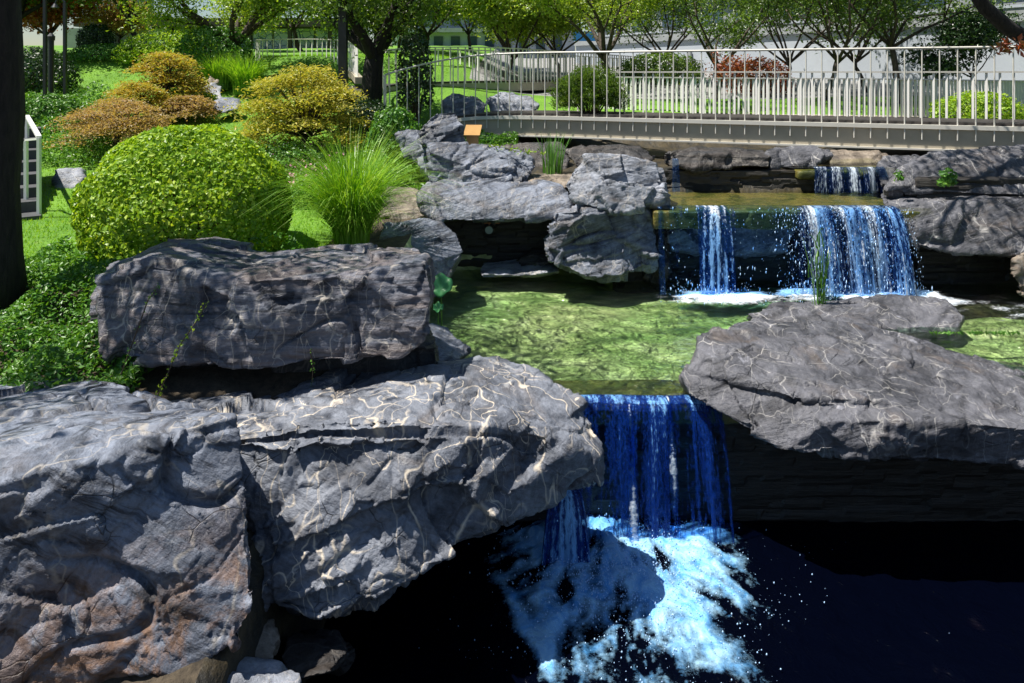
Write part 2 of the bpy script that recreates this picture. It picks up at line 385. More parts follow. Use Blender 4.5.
def plaster():
    t = NT('pale_plaster'); n = t.noise(t.co(), .5, 5, .6); f = t.noise(t.co(), 20, 4, .6); s = t.noise(t.co((2, 2, .3)), 2, 4, .6)
    c = t.mix(t.rng(n, .3, .7), (.36, .40, .46), (.46, .50, .55)); c = t.mix(t.rng(s, .58, .8, 0, .4), c, (.40, .42, .44))  # grey-blue tone holds the tree shade on the white wall
    return t.end(t.pbr(c, .85, t.bump(f, .2, .01)))
M['plaster'] = plaster()
M['grey_band'] = simple('grey_concrete_band', (.30, .32, .33), .8, .15, 3)
M['brown_roof'] = simple('dark_brown_fascia', (.045, .035, .03), .7, .2)
M['blue_sign'] = simple('blue_panel', (.03, .22, .5), .5, .1)
t = NT('window_glass'); M['glass'] = t.end(t.pbr((.05, .08, .12), .06, **{'Metallic': 0.}))
def frost():
    t = NT('patterned_glass'); v = t.n('TexVoronoi', {'Vector': t.co((1, 1, 1)), 'Scale': 3.2}, feature='DISTANCE_TO_EDGE').outputs['Distance']
    c = t.mix(t.rng(v, .03, .07), (.10, .20, .42), (.62, .72, .88)); return t.end(t.pbr(c, .3))
M['frost'] = frost()
M['rust_metal'] = simple('rusty_bracket', (.35, .14, .06), .6, .3)
t = NT('lamp_lens'); M['lens'] = t.end(t.pbr((.35, .42, .42), .12))

# ------------------------------------------------------------------ terrain
def sstep(a, b, x):
    t = np.clip((x-a)/(b-a), 0, 1); return t*t*(3-2*t)
def hill(X, Y):
    q = np.where(Y > 6, np.minimum(.018*(np.maximum(Y-6, 0))**2, .018*121+.05*(Y-17)*(Y > 17)), .22*(Y-6))
    q = np.where(Y > 17, .018*121+.05*np.minimum(Y-17, 60), q)
    return .6+np.maximum(q, -1.2)
def hgt(X, Y):
    L = hill(X, Y)
    Rr = 1.55+.06*np.clip(Y-12, 0, 30)
    land = L+(Rr-L)*sstep(-2.0, .6, X)*sstep(12.3, 13.6, Y)+(1.2-L)*sstep(4.5, 6., X)*(1-sstep(12.3, 13.6, Y))*(Y > 6)
    land = np.where(Y <= 6, L+(1.2-L)*sstep(2, 6, X), land)
    n = perlin(np.stack([X*.35, Y*.35, X*0], -1))*.10+perlin(np.stack([X*1.3, Y*1.3, X*0+5], -1))*.03
    land = land+n*(np.hypot(X+1, Y-5) > 1)
    bed = np.where(Y < 5.05, -1.35, np.where(Y < 7.95, -.28+.16*sstep(5.6, 7.2, Y), np.where(Y < 8.65, .60, 1.0)))
    bed = np.where((Y > 7.9) & (Y < 8.35) & (X < 1.15), -.12, bed)
    bed = bed+perlin(np.stack([X*2.1, Y*2.1, X*0], -1))*.05
    xb = np.where(Y < 4.8, -1.15, np.where(Y < 8.35, -.95, .25)); xr = np.where(Y < 7.95, 9., np.where(Y < 8.3, 4.75, 5.0))
    ins = sstep(xb-.12, xb+.12, X)*(1-sstep(xr-.2, xr+.2, X))*(1-sstep(12.2, 12.9, Y))*sstep(-3.2, -2.6, Y)
    return land*(1-ins)+bed*ins, ins
def axis(segs):
    out = []
    for a, b, d in segs: out += list(np.arange(a, b, d))
    return np.array(out+[segs[-1][1]])
gx = axis([(-600, -60, 60), (-60, -14, 4), (-14, -7, .35), (-7, 6, .08), (6, 10, .25), (10, 60, 4), (60, 600, 60)])
gy = axis([(-300, -30, 45), (-30, -4, 2), (-4, 3, .3), (3, 9, .08), (9, 18, .16), (18, 40, 1), (40, 900, 60)])
GX, GY = np.meshgrid(gx, gy); Z, INS = hgt(GX.ravel(), GY.ravel())
V = np.stack([GX.ravel(), GY.ravel(), Z], -1); nx, ny = len(gx), len(gy)
ii = (np.arange(ny-1)[:, None]*nx+np.arange(nx-1)[None]).ravel()
Fc = np.stack([ii, ii+1, ii+nx+1, ii+nx], -1)
me = np_mesh('ground', V, Fc)
lawn, soil, bed, dark, pave = ground_mats()
for m in (lawn, soil, bed, dark, pave): me.materials.append(m)
cx = V[Fc].mean(1); fi = INS[Fc].mean(1)
mi = np.zeros(len(Fc), int)
X_, Y_ = cx[:, 0], cx[:, 1]
mi[(X_ > -1.9) & (Y_ > 5.4) & (Y_ < 12.4)] = 1; mi[(Y_ < 5.8)] = 1
mi[(X_ < -2.0) & (Y_ < 8.2) & (Y_ < 5.9)] = 1
mi[(Y_ > 16) & (X_ > -1)] = 4
mi[fi > .02] = 2; mi[(X_ > 4.4) & (Y_ > 7.) & (Y_ < 13)] = 3; mi[(fi > .02) & (Y_ < 5.05)] = 3; mi[(fi > .02) & ((Y_ > 8.4) | ((Y_ > 7.9) & (X_ > 1.2)))] = 3
me.polygons.foreach_set('material_index', mi)
g = bpy.data.objects.new('ground', me); COL.objects.link(g); tag(g, kind='structure')
def gz(x, y): return float(hgt(np.array([x], float), np.array([y], float))[0][0])

# ------------------------------------------------------------------ rocks
def make_rock(name, label, hulls, mat, vox=.02, amp=1.0, strata=0., seed=0, group=None, cat='rock', smooth=2, crack=1.0, fac=1.0, nm='boulder', world=False, tilt=(0, 0, 1)):
    bm = bmesh.new()
    for h in hulls:
        b2 = bmesh.new()
        for q in h: b2.verts.new(q if world else P(*q))
        r = bmesh.ops.convex_hull(b2, input=b2.verts[:]); 
        dead = [v for v in b2.verts if not v.link_faces]
        for v in dead: b2.verts.remove(v)
        bmesh.ops.recalc_face_normals(b2, faces=b2.faces[:])
        m2 = bpy.data.meshes.new('t'); b2.to_mesh(m2); b2.free(); bm.from_mesh(m2); bpy.data.meshes.remove(m2)
    me = bpy.data.meshes.new(nm); bm.to_mesh(me); bm.free()
    o = bpy.data.objects.new(nm, me); COL.objects.link(o)
    md = o.modifiers.new('r', 'REMESH'); md.mode = 'VOXEL'; md.voxel_size = vox; md.use_smooth_shade = True
    sm = o.modifiers.new('s', 'SMOOTH'); sm.iterations = smooth; sm.factor = .5
    dg = bpy.context.evaluated_depsgraph_get(); ev = o.evaluated_get(dg); m3 = bpy.data.meshes.new_from_object(ev)
    o.modifiers.clear(); o.data = m3; bpy.data.meshes.remove(me); m3.name = nm
    n = len(m3.vertices); co = np.empty(n*3, np.float32); m3.vertices.foreach_get('co', co); co = co.reshape(-1, 3).astype(float)
    no = np.empty(n*3, np.float32); m3.vertices.foreach_get('normal', no); no = no.reshape(-1, 3).astype(float)
    p = co+seed*3.71
    wp = p+np.stack([perlin(p*1.1+9), perlin(p*1.1+33), perlin(p*1.1+57)], -1)*.25
    d = fbm(p*1.5, 3)*.07*amp
    d += facets(wp*np.array([1.9, 1.9, 2.6]))*.13*fac*amp
    d += facets(wp*np.array([4.3, 4.3, 6.])+3, 2)*.036*fac*amp+facets(p*np.array([9.5, 9.5, 13.])+8, 3)*.009*fac
    side = 1-np.clip(np.abs(no[:, 2]), 0, 1)**2; d *= 1-.45*np.clip(no[:, 2], 0, 1)**2
    if strata:
        s = (co@np.array(tilt)+.05*perlin(p*np.array([1.2, 1.2, .5]))+.02*perlin(p*np.array([4, 4, 3])))*strata+seed
        k = np.floor(s); f = s-k; off = np.sin(k*12.9898)*43758.5; off = off-np.floor(off)
        k2 = k+1; o2 = np.sin(k2*12.9898)*43758.5; o2 = o2-np.floor(o2)
        prof = off+(o2-off)*sstep(.72, .98, f)
        groove = np.exp(-((f-.86)/.07)**2)
        d += side**2*((prof-.5)*.085-groove*.035*(.4+perlin(p*2.3)))*amp
    r1 = np.abs(perlin(wp*np.array([1.3, 1.3, 1.9])+40)); d -= crack*.06*np.exp(-(r1/.022)**2)*sstep(-.1, .35, perlin(p*.8+70))*amp
    r2 = np.abs(perlin(wp*3.1+90)); d -= crack*.012*np.exp(-(r2/.02)**2)*amp
    d += (np.abs(fbm(wp*4.5+20, 4, .6)))*-.012*amp+fbm(p*16, 3, .6)*.0045
    co = co+no*d[:, None]
    m3.vertices.foreach_set('co', co.astype(np.float32).ravel()); m3.update()
    m3.materials.append(mat)
    m3.polygons.foreach_set('use_smooth', [True]*len(m3.polygons))
    c = co.mean(0); base = Vector((c[0], c[1], co[:, 2].min()))
    m3.transform(Matrix.Translation(-base)); o.location = base
    tag(o, label, cat, group); o.name = name
    return o

# A: banded boulder under the round shrub
make_rock('boulder', 'wide dark banded boulder in front of the round green shrub', [
    [(100, 352, 4.6), (150, 366, 4.5), (262, 368, 4.45), (262, 335, 4.45), (92, 300, 4.75), (94, 276, 4.9), (150, 264, 4.75), (270, 285, 4.55), (110, 262, 5.4), (168, 240, 5.7), (215, 239, 5.8), (290, 252, 5.7), (100, 330, 5.8), (270, 320, 5.8)],
    [(230, 369, 4.45), (400, 360, 4.4), (424, 340, 4.45), (432, 300, 4.5), (428, 262, 4.6), (350, 276, 4.5), (240, 280, 4.52), (240, 252, 5.7), (330, 249, 5.7), (420, 247, 5.4), (425, 300, 5.6), (240, 330, 5.8)],
    ], M['rock_strata'], .014, .62, 5.5, 1)
# filler stone added between A and B; its dark colour paints the recess shade
make_rock('ledge_rock', 'dark filler stone under the wide banded boulder, recess shade in its colour', [
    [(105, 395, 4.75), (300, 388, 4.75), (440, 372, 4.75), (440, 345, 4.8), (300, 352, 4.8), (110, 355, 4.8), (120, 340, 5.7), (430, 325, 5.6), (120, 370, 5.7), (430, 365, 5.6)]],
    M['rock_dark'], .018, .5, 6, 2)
# B: big veined slab
make_rock('slab_rock', 'huge pale grey slab with white veins overhanging the lower falls', [
    [(130, 398, 4.7), (300, 384, 4.85), (440, 362, 4.95), (500, 352, 4.95), (528, 364, 4.8), (578, 400, 4.5), (606, 455, 4.25), (600, 478, 4.2), (560, 440, 4.1), (480, 425, 3.95), (400, 425, 3.8), (300, 428, 3.7), (235, 440, 3.65),
     (120, 440, 3.9), (575, 488, 4.2), (500, 478, 4.75), (300, 480, 4.8), (130, 470, 4.7)],
    [(235, 442, 3.6), (320, 432, 3.65), (420, 435, 3.75), (500, 440, 3.95), (570, 480, 4.15), (555, 500, 4.1), (500, 530, 3.85), (440, 562, 3.6), (385, 592, 3.45), (320, 622, 3.35), (260, 606, 3.35), (170, 560, 3.6), (200, 470, 3.8),
     (480, 520, 4.4), (380, 560, 4.4), (250, 560, 4.4)],
    ], M['rock_slab'], .0125, .75, 3.2, 3, crack=1.6, smooth=3, tilt=(-.42, -.1, .9))
# C: left corner boulder
make_rock('corner_boulder', 'massive near boulder in the lower left corner with rust orange patches', [
    [(-60, 392, 4.4), (75, 378, 4.5), (135, 395, 4.3), (222, 408, 3.65), (238, 416, 3.4), (150, 446, 3.15), (60, 468, 2.95), (0, 500, 2.85), (-120, 520, 2.7), (-300, 470, 2.9), (-250, 400, 4.0),
     (252, 505, 3.25), (257, 560, 3.15), (254, 612, 3.05), (238, 640, 3.0), (160, 690, 2.85), (60, 745, 2.7), (-100, 760, 2.6), (-300, 720, 2.6), (-250, 560, 4.2), (200, 560, 4.0)],
    ], M['rock_corner'], .0125, .85, 2.6, 4, crack=1.3, fac=.5, tilt=(-.58, -.2, .8), smooth=1)
# right veined boulder
make_rock('boulder', 'broad dark boulder with white veins right of the lower waterfall', [
    [(686, 372, 5.0), (700, 340, 5.25), (712, 326, 5.5), (760, 319, 5.75), (860, 325, 5.8), (930, 345, 5.75), (1000, 378, 5.5), (1100, 392, 5.5), (1100, 432, 4.5), (1000, 424, 4.5), (870, 400, 4.55), (795, 398, 4.58), (755, 380, 4.76), (698, 352, 5.08),
     (700, 372, 5.9), (1090, 385, 6.0), (700, 395, 5.2)],
    [(679, 375, 5.0), (688, 396, 4.88), (735, 424, 4.66), (785, 452, 4.42), (840, 440, 4.5), (900, 430, 4.5), (1000, 452, 4.4), (1100, 470, 4.4), (1000, 426, 4.46), (870, 402, 4.60), (795, 402, 4.62), (750, 386, 4.82), (686, 364, 5.14), (830, 422, 4.44), (930, 420, 4.40), (745, 402, 4.74), (1050, 430, 4.36), (1100, 410, 4.9), (690, 385, 5.4), (1090, 420, 5.5)],
    ], M['rock_right'], .014, .6, 2.2, 5, crack=1.5, tilt=(.3, -.2, .93))
make_rock('boulder', 'low flat grey rock in the pool behind the broad veined boulder', [
    [(745, 322, 6.5), (790, 311, 6.8), (880, 303, 6.95), (940, 306, 6.9), (962, 325, 6.6), (958, 342, 6.35), (850, 345, 6.3), (760, 335, 6.4), (750, 350, 6.9), (950, 350, 6.9), (850, 360, 6.4)]],
    M['rock_right'], .018, .5, 0, 6).location.z += .09
make_rock('boulder', 'brownish flat stone at the right edge behind the veined boulder', [
    [(985, 372, 5.9), (1010, 362, 6.3), (1100, 362, 6.3), (1100, 395, 5.7), (1000, 392, 5.75), (1040, 400, 6.3)]], M['rock_brown'], .02, .5, 0, 7)
# right bank
make_rock('boulder', 'rounded grey boulder on the right bank just under the footbridge', [
    [(884, 192, 7.75), (900, 168, 7.9), (930, 152, 8.1), (980, 147, 8.3), (1030, 143, 8.4), (1150, 143, 8.5), (1150, 196, 7.7), (1030, 196, 7.65), (900, 194, 8.6), (1150, 190, 8.8)]],
    M['rock_right'], .02, .5, 0, 8)
make_rock('slab_rock', 'thick dark block with pale top holding up the rounded right boulder', [
    [(878, 192, 8.1), (882, 205, 7.55), (900, 228, 7.45), (915, 246, 7.4), (975, 256, 7.3), (1040, 254, 7.2), (1160, 262, 7.1), (1160, 194, 7.6), (1030, 194, 7.9), (900, 190, 8.2), (900, 240, 8.2), (1150, 250, 8.2), (1160, 196, 8.5)]],
    M['rock_right'], .02, .55, 1.6, 9)
make_rock('boulder', 'small round stone cut by the right edge beside the dark hollow', [
    [(1014, 258, 7.2), (1022, 250, 7.25), (1070, 250, 7.3), (1070, 300, 7.1), (1020, 296, 7.05), (1012, 275, 7.1), (1050, 290, 7.6), (1050, 255, 7.6)]], M['rock_brown'], .02, .5, 0, 10)
# cave group
make_rock('slab_rock', 'long grey lintel slab spanning the dark recess above the pool', [
    [(419, 196, 7.9), (424, 186, 8.1), (450, 180, 8.3), (540, 181, 8.3), (562, 190, 8.1), (568, 205, 7.9), (566, 217, 7.8), (500, 222, 7.75), (440, 221, 7.75), (424, 212, 7.8), (440, 215, 8.9), (560, 212, 8.9), (430, 184, 8.9), (560, 184, 8.9)]],
    M['rock'], .018, .6, 4, 11)
make_rock('boulder', 'knobbly pale grey boulder on top of the stack left of the upper falls', [
    [(562, 185, 7.65), (570, 170, 7.7), (590, 157, 7.85), (625, 154, 7.9), (655, 164, 7.9), (665, 180, 7.75), (660, 200, 7.6), (625, 213, 7.45), (595, 208, 7.45), (572, 200, 7.55), (600, 205, 8.4), (655, 200, 8.4), (590, 165, 8.4), (650, 170, 8.4)]],
    M['rock_pale'], .016, 1.25, 0, 12, crack=1.6)
make_rock('boulder', 'squarish sunlit boulder carrying the knobbly one at the pool edge', [
    [(555, 212, 7.6), (575, 209, 7.5), (640, 208, 7.55), (654, 214, 7.7), (654, 268, 7.5), (620, 276, 7.35), (588, 278, 7.35), (552, 264, 7.45), (546, 250, 7.5), (552, 230, 7.55), (560, 262, 8.3), (650, 262, 8.3), (560, 212, 8.3), (650, 212, 8.3)]],
    M['rock'], .016, .95, 0, 13, crack=1.4)
make_rock('boulder', 'narrow dark upright stone wedged between the stacked boulders and the upper falls', [
    [(640, 185, 7.8), (660, 182, 7.9), (668, 200, 7.9), (660, 270, 7.75), (645, 280, 7.7), (636, 230, 7.8), (650, 280, 8.3), (668, 200, 8.3), (640, 190, 8.3)]], M['rock_dark'], .02, .7, 0, 14)
make_rock('boulder', 'smooth grey boulder sloping into the pool left of the dark recess', [
    [(378, 232, 7.2), (384, 220, 7.5), (420, 217, 7.7), (445, 222, 7.7), (458, 232, 7.6), (467, 250, 7.4), (440, 262, 7.1), (400, 275, 6.7), (378, 290, 6.6), (370, 262, 6.9), (450, 275, 7.6), (390, 260, 8.0), (440, 300, 6.9)]],
    M['rock'], .018, .6, 0, 15)
make_rock('boulder', 'brown and orange stone between ornamental grass and lintel slab', [
    [(381, 190, 8.2), (396, 186, 8.5), (420, 190, 8.4), (426, 200, 8.2), (425, 218, 8.0), (400, 222, 7.9), (380, 218, 8.0), (400, 218, 8.7), (424, 212, 8.7)]], M['rock_brown'], .02, .7, 0, 16)
make_rock('boulder', 'tall faced dark grey block behind the lintel slab', [
    [(428, 152, 8.55), (431, 145, 8.8), (480, 143, 8.9), (510, 148, 8.9), (512, 180, 8.5), (500, 190, 8.5), (440, 190, 8.5), (430, 188, 8.6), (432, 188, 9.5), (500, 188, 9.5), (440, 148, 9.5), (495, 152, 9.5)]],
    M['rock'], .018, .5, 0, 17)
make_rock('boulder', 'rounded grey stone leaning on the right end of the tall faced block', [
    [(500, 156, 8.7), (512, 150, 8.9), (530, 155, 8.9), (537, 166, 8.7), (528, 182, 8.5), (508, 186, 8.5), (500, 176, 8.6), (530, 180, 9.2), (505, 180, 9.2), (515, 155, 9.2)]], M['rock'], .018, .7, 0, 18)
make_rock('boulder', 'upright rock pinnacle beside the end of the bridge railing', [
    [(418, 128, 8.9), (436, 113, 9.1), (458, 110, 9.2), (462, 125, 9.1), (460, 150, 9.0), (468, 165, 9.0), (428, 186, 8.8), (420, 160, 8.9), (430, 186, 9.5), (462, 170, 9.5), (450, 118, 9.5)]],
    M['rock'], .018, .9, 0, 19)
make_rock('boulder', 'small split stone among leaves left of the upright rock pinnacle', [
    [(397, 135, 9.3), (405, 127, 9.4), (420, 130, 9.4), (426, 145, 9.2), (424, 165, 9.1), (402, 160, 9.1), (410, 160, 9.6), (420, 135, 9.6)]], M['rock'], .02, .8, 0, 20)
make_rock('flat_stone', 'low reddish brown flat stone behind the knobbly pale boulder', [
    [(518, 178, 8.7), (535, 174, 9.2), (575, 174, 9.2), (585, 184, 8.6), (560, 190, 8.5), (520, 188, 8.5), (560, 186, 9.2), (525, 186, 9.2)]], M['rock_brown'], .02, .5, 0, 21)
make_rock('flat_stone', 'flat pale stone at the waterline inside the dark recess', [
    [(478, 270, 7.85), (482, 262, 8.1), (520, 258, 8.25), (556, 262, 8.2), (560, 272, 7.8), (520, 277, 7.75), (480, 277, 7.75), (500, 275, 8.25), (555, 275, 8.25)]], M['rock_pale'], .018, .45, 0, 22)
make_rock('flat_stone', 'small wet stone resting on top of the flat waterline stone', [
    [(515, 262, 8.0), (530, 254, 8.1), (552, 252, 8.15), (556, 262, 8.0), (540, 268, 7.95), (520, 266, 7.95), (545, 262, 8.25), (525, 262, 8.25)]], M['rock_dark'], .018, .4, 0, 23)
make_rock('boulder', 'bluish flat stone beside the pool behind the big veined slab', [
    [(415, 330, 5.6), (430, 321, 5.85), (448, 326, 5.9), (470, 350, 5.6), (455, 362, 5.3), (415, 362, 5.2), (420, 350, 5.9), (460, 362, 5.8), (440, 375, 5.4)]], M['rock'], .018, .45, 0, 24)
# row behind the upper basin
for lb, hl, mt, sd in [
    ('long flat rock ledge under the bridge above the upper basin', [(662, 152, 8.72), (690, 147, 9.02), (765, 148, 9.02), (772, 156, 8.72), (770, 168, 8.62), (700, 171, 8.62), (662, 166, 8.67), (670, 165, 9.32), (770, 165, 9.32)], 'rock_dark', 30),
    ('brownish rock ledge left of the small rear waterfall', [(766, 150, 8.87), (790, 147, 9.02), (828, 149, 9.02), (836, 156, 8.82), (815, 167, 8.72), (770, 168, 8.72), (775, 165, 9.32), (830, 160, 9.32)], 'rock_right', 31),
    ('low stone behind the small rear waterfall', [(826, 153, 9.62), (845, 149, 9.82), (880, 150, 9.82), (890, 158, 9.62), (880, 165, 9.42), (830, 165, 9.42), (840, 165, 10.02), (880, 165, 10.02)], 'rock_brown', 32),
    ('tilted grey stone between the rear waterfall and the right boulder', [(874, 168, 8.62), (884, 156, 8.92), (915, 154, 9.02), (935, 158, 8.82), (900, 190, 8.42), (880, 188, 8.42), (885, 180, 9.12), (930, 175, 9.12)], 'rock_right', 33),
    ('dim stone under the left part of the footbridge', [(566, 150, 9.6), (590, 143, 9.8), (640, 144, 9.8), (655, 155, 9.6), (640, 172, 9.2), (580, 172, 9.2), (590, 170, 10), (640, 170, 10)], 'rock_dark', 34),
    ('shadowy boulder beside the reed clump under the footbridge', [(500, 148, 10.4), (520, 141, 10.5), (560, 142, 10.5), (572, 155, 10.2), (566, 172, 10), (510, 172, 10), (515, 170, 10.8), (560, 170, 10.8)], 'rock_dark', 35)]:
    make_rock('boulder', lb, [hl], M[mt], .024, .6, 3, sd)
# stones at the foot of the big slab
for lb, hl, mt, sd in [
    ('angular grey stone poking out below the rusty corner boulder', [(225, 640, 3.2), (250, 617, 3.35), (276, 616, 3.4), (280, 640, 3.3), (274, 662, 3.2), (235, 662, 3.15), (250, 660, 3.6), (275, 655, 3.6)], 'rock_brown', 40),
    ('dark wet stone tucked under the lip of the veined slab', [(278, 655, 3.3), (290, 626, 3.5), (340, 628, 3.55), (352, 650, 3.4), (330, 672, 3.2), (290, 682, 3.15), (300, 670, 3.7), (345, 665, 3.7)], 'rock_dark', 41),
    ('rounded pale stone at the bottom edge left of the dark water', [(200, 676, 2.95), (235, 662, 3.1), (285, 658, 3.15), (302, 672, 3.05), (300, 720, 2.9), (200, 720, 2.8), (220, 700, 3.3), (295, 700, 3.3)], 'rock_pale', 42),
    ('low dark stone at the bottom edge beneath the rusty boulder', [(110, 700, 2.85), (150, 672, 3.0), (210, 664, 3.1), (230, 680, 3.0), (215, 720, 2.8), (110, 740, 2.75), (140, 700, 3.3), (220, 690, 3.3)], 'rock', 43)]:
    make_rock('stone', lb, [hl], M[mt], .014, .45, 0, sd)
# rocks on the lawn and behind the bridge
for lb, hl, mt, sd in [
    ('pale stone on the lawn beside the garden steps', [(55, 170, 9.6), (64, 166, 9.8), (82, 166, 9.8), (84, 178, 9.6), (76, 190, 9.4), (56, 190, 9.4), (60, 188, 9.9), (82, 186, 9.9)], 'rock_pale', 50),
    ('bluish jagged rock on the hill right of the amber maple', [(199, 90, 13.8), (212, 82, 14), (222, 86, 14), (224, 98, 13.6), (212, 104, 13.5), (200, 101, 13.5), (215, 103, 14.2)], 'rock_pale', 51),
    ('small reddish rock on top of the jagged hill rock', [(206, 80, 14.2), (210, 75, 14.4), (217, 77, 14.4), (218, 84, 14.2), (208, 86, 14.1), (214, 86, 14.6)], 'rock_brown', 52),
    ('dark low rock on the hill beside the golden maple', [(214, 104, 12.9), (222, 97, 13.2), (238, 99, 13.2), (242, 108, 12.9), (224, 113, 12.7), (214, 110, 12.7), (235, 112, 13.4)], 'rock', 53),
    ('grey boulder seen through the railing behind the bridge left end', [(440, 100, 13), (452, 92, 13.3), (475, 96, 13.3), (488, 104, 13), (480, 125, 12.8), (442, 125, 12.8), (460, 120, 13.6), (480, 118, 13.6)], 'rock', 54),
    ('pale boulder seen through the railing right of the grey one', [(486, 98, 13.2), (500, 92, 13.5), (530, 94, 13.5), (540, 104, 13.2), (530, 122, 13), (490, 122, 13), (500, 118, 13.8), (530, 118, 13.8)], 'rock_pale', 55)]:
    make_rock('stone', lb, [hl], M[mt], .03, .6, 0, sd)

# ------------------------------------------------------------------ stream walls and ledges
def wall_obj(name, label, x0, x1, y0, y1, z0, z1, mat, rough=.02, cat='wall', vox=.03):
    bmn = MB(); bmn.box(x0, x1, y0, y1, z0, z1)
    o = bmn.build(name, None, loc=((x0+x1)/2, y0, z0))
    md = o.modifiers.new('r', 'REMESH'); md.mode = 'VOXEL'; md.voxel_size = vox
    m3 = bpy.data.meshes.new_from_object(o.evaluated_get(bpy.context.evaluated_depsgraph_get())); o.modifiers.clear(); o.data = m3
    n = len(m3.vertices); co = np.empty(n*3, np.float32); m3.vertices.foreach_get('co', co); co = co.reshape(-1, 3).astype(float)
    no = np.empty(n*3, np.float32); m3.vertices.foreach_get('normal', no); no = no.reshape(-1, 3)
    rows = np.floor((co[:, 2])/.045+.2*perlin(co*np.array([2., 2, 0])+3)); cell = np.floor(co[:, 0]*2.6+rows*.37)
    hsh = np.sin(rows*12.99+cell*78.2)*43758.5; hsh -= np.floor(hsh)
    co = co+no*((hsh-.5)*rough*2+perlin(co*7)*rough*.6)[:, None]*np.array([1, 1, .3])
    m3.vertices.foreach_set('co', co.astype(np.float32).ravel()); m3.materials.append(mat); m3.update()
    if label: tag(o, label, cat)
    return o
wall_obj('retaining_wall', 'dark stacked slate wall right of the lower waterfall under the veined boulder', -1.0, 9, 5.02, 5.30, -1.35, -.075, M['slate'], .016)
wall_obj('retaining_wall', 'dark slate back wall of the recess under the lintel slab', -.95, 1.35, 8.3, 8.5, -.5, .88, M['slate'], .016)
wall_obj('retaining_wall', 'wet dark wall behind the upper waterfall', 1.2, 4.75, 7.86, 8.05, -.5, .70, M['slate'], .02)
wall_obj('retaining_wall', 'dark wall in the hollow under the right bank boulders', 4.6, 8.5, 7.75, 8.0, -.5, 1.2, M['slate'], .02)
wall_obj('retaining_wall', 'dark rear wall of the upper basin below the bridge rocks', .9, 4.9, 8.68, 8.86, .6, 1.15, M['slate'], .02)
# mossy crests (rock slabs the water runs over)
make_rock('ledge_rock', 'green mossy crest stone the lower waterfall spills over', [[(x, y, z) for x in (-.3, 2.0) for y in (4.97, 5.42) for z in (-.16, -.035)]], M['moss'], .016, .22, 0, 60, world=True, crack=.2, fac=.5)
make_rock('ledge_rock', 'mossy yellow brown ledge the upper waterfall spills over', [[(x, y, z) for x in (1.56, 4.5) for y in (7.5, 8.7) for z in (.68, .868)]], M['moss'], .02, .28, 0, 61, world=True, crack=.3, fac=.6)
make_rock('ledge_rock', 'small mossy ledge of the rear waterfall', [[(x, y, z) for x in (3.6, 4.9) for y in (8.6, 9.1) for z in (1.05, 1.155)]], M['moss'], .02, .25, 0, 62, world=True, crack=.3, fac=.5)
make_rock('boulder', 'wet brown pier stone at the left end of the upper waterfall', [
    [(652, 212, 7.8), (665, 208, 7.7), (672, 215, 7.65), (668, 255, 7.7), (662, 290, 7.7), (650, 290, 7.8), (650, 292, 8), (668, 215, 8)]], M['rock_dark'], .02, .6, 3, 63)
make_rock('boulder', 'dark wet slab leaning behind the left strands of the upper waterfall', [
    [(665, 216, 7.72), (800, 218, 7.72), (790, 250, 7.7), (670, 250, 7.7), (665, 218, 7.95), (800, 218, 7.95), (790, 252, 7.95), (670, 252, 7.95)]], M['rock'], .02, .7, 3, 64)

# ------------------------------------------------------------------ water
def water_sheet(name, x0, x1, y0, y1, z, mat, step=.06, amp=.006, foamf=None, cut=None, sc=6):
    xs = np.arange(x0, x1+step, step); ys = np.arange(y0, y1+step, step); A, B = np.meshgrid(xs, ys)
    A = A.ravel(); B = B.ravel(); p = np.stack([A*sc*.6, B*sc, A*0], -1)
    Zz = z+perlin(p)*amp+perlin(p*2.3+4)*amp*.5
    fo = None
    if foamf is not None: fo, dz = foamf(A, B); Zz = Zz+dz
    V = np.stack([A, B, Zz], -1); nx = len(xs); ny = len(ys)
    ii = (np.arange(ny-1)[:, None]*nx+np.arange(nx-1)[None]).ravel(); Fc = np.stack([ii, ii+1, ii+nx+1, ii+nx], -1)
    if cut is not None: c = V[Fc].mean(1); Fc = Fc[cut(c[:, 0], c[:, 1], fo[Fc].mean(1) if fo is not None else None)]
    me = np_mesh(name, V, Fc)
    if fo is not None:
        a = me.attributes.new('foam', 'FLOAT', 'POINT'); a.data.foreach_set('value', fo.astype(np.float32))
    o = link(name, me, mat)
    return o
tag(water_sheet('pool_water', -1.3, 9.5, 5.0, 8.35, 0., M['pool_water'], .05, .004, cut=lambda x, y, f: ~((y > 7.95) & (x > 1.5))), kind='structure')
tag(water_sheet('basin_water', 1.3, 4.6, 7.47, 8.70, .9, M['basin_water'], .05, .004), kind='structure')
tag(water_sheet('stream_water', 3.5, 5.0, 8.58, 10.8, 1.192, M['basin_water'], .08, .004), kind='structure')

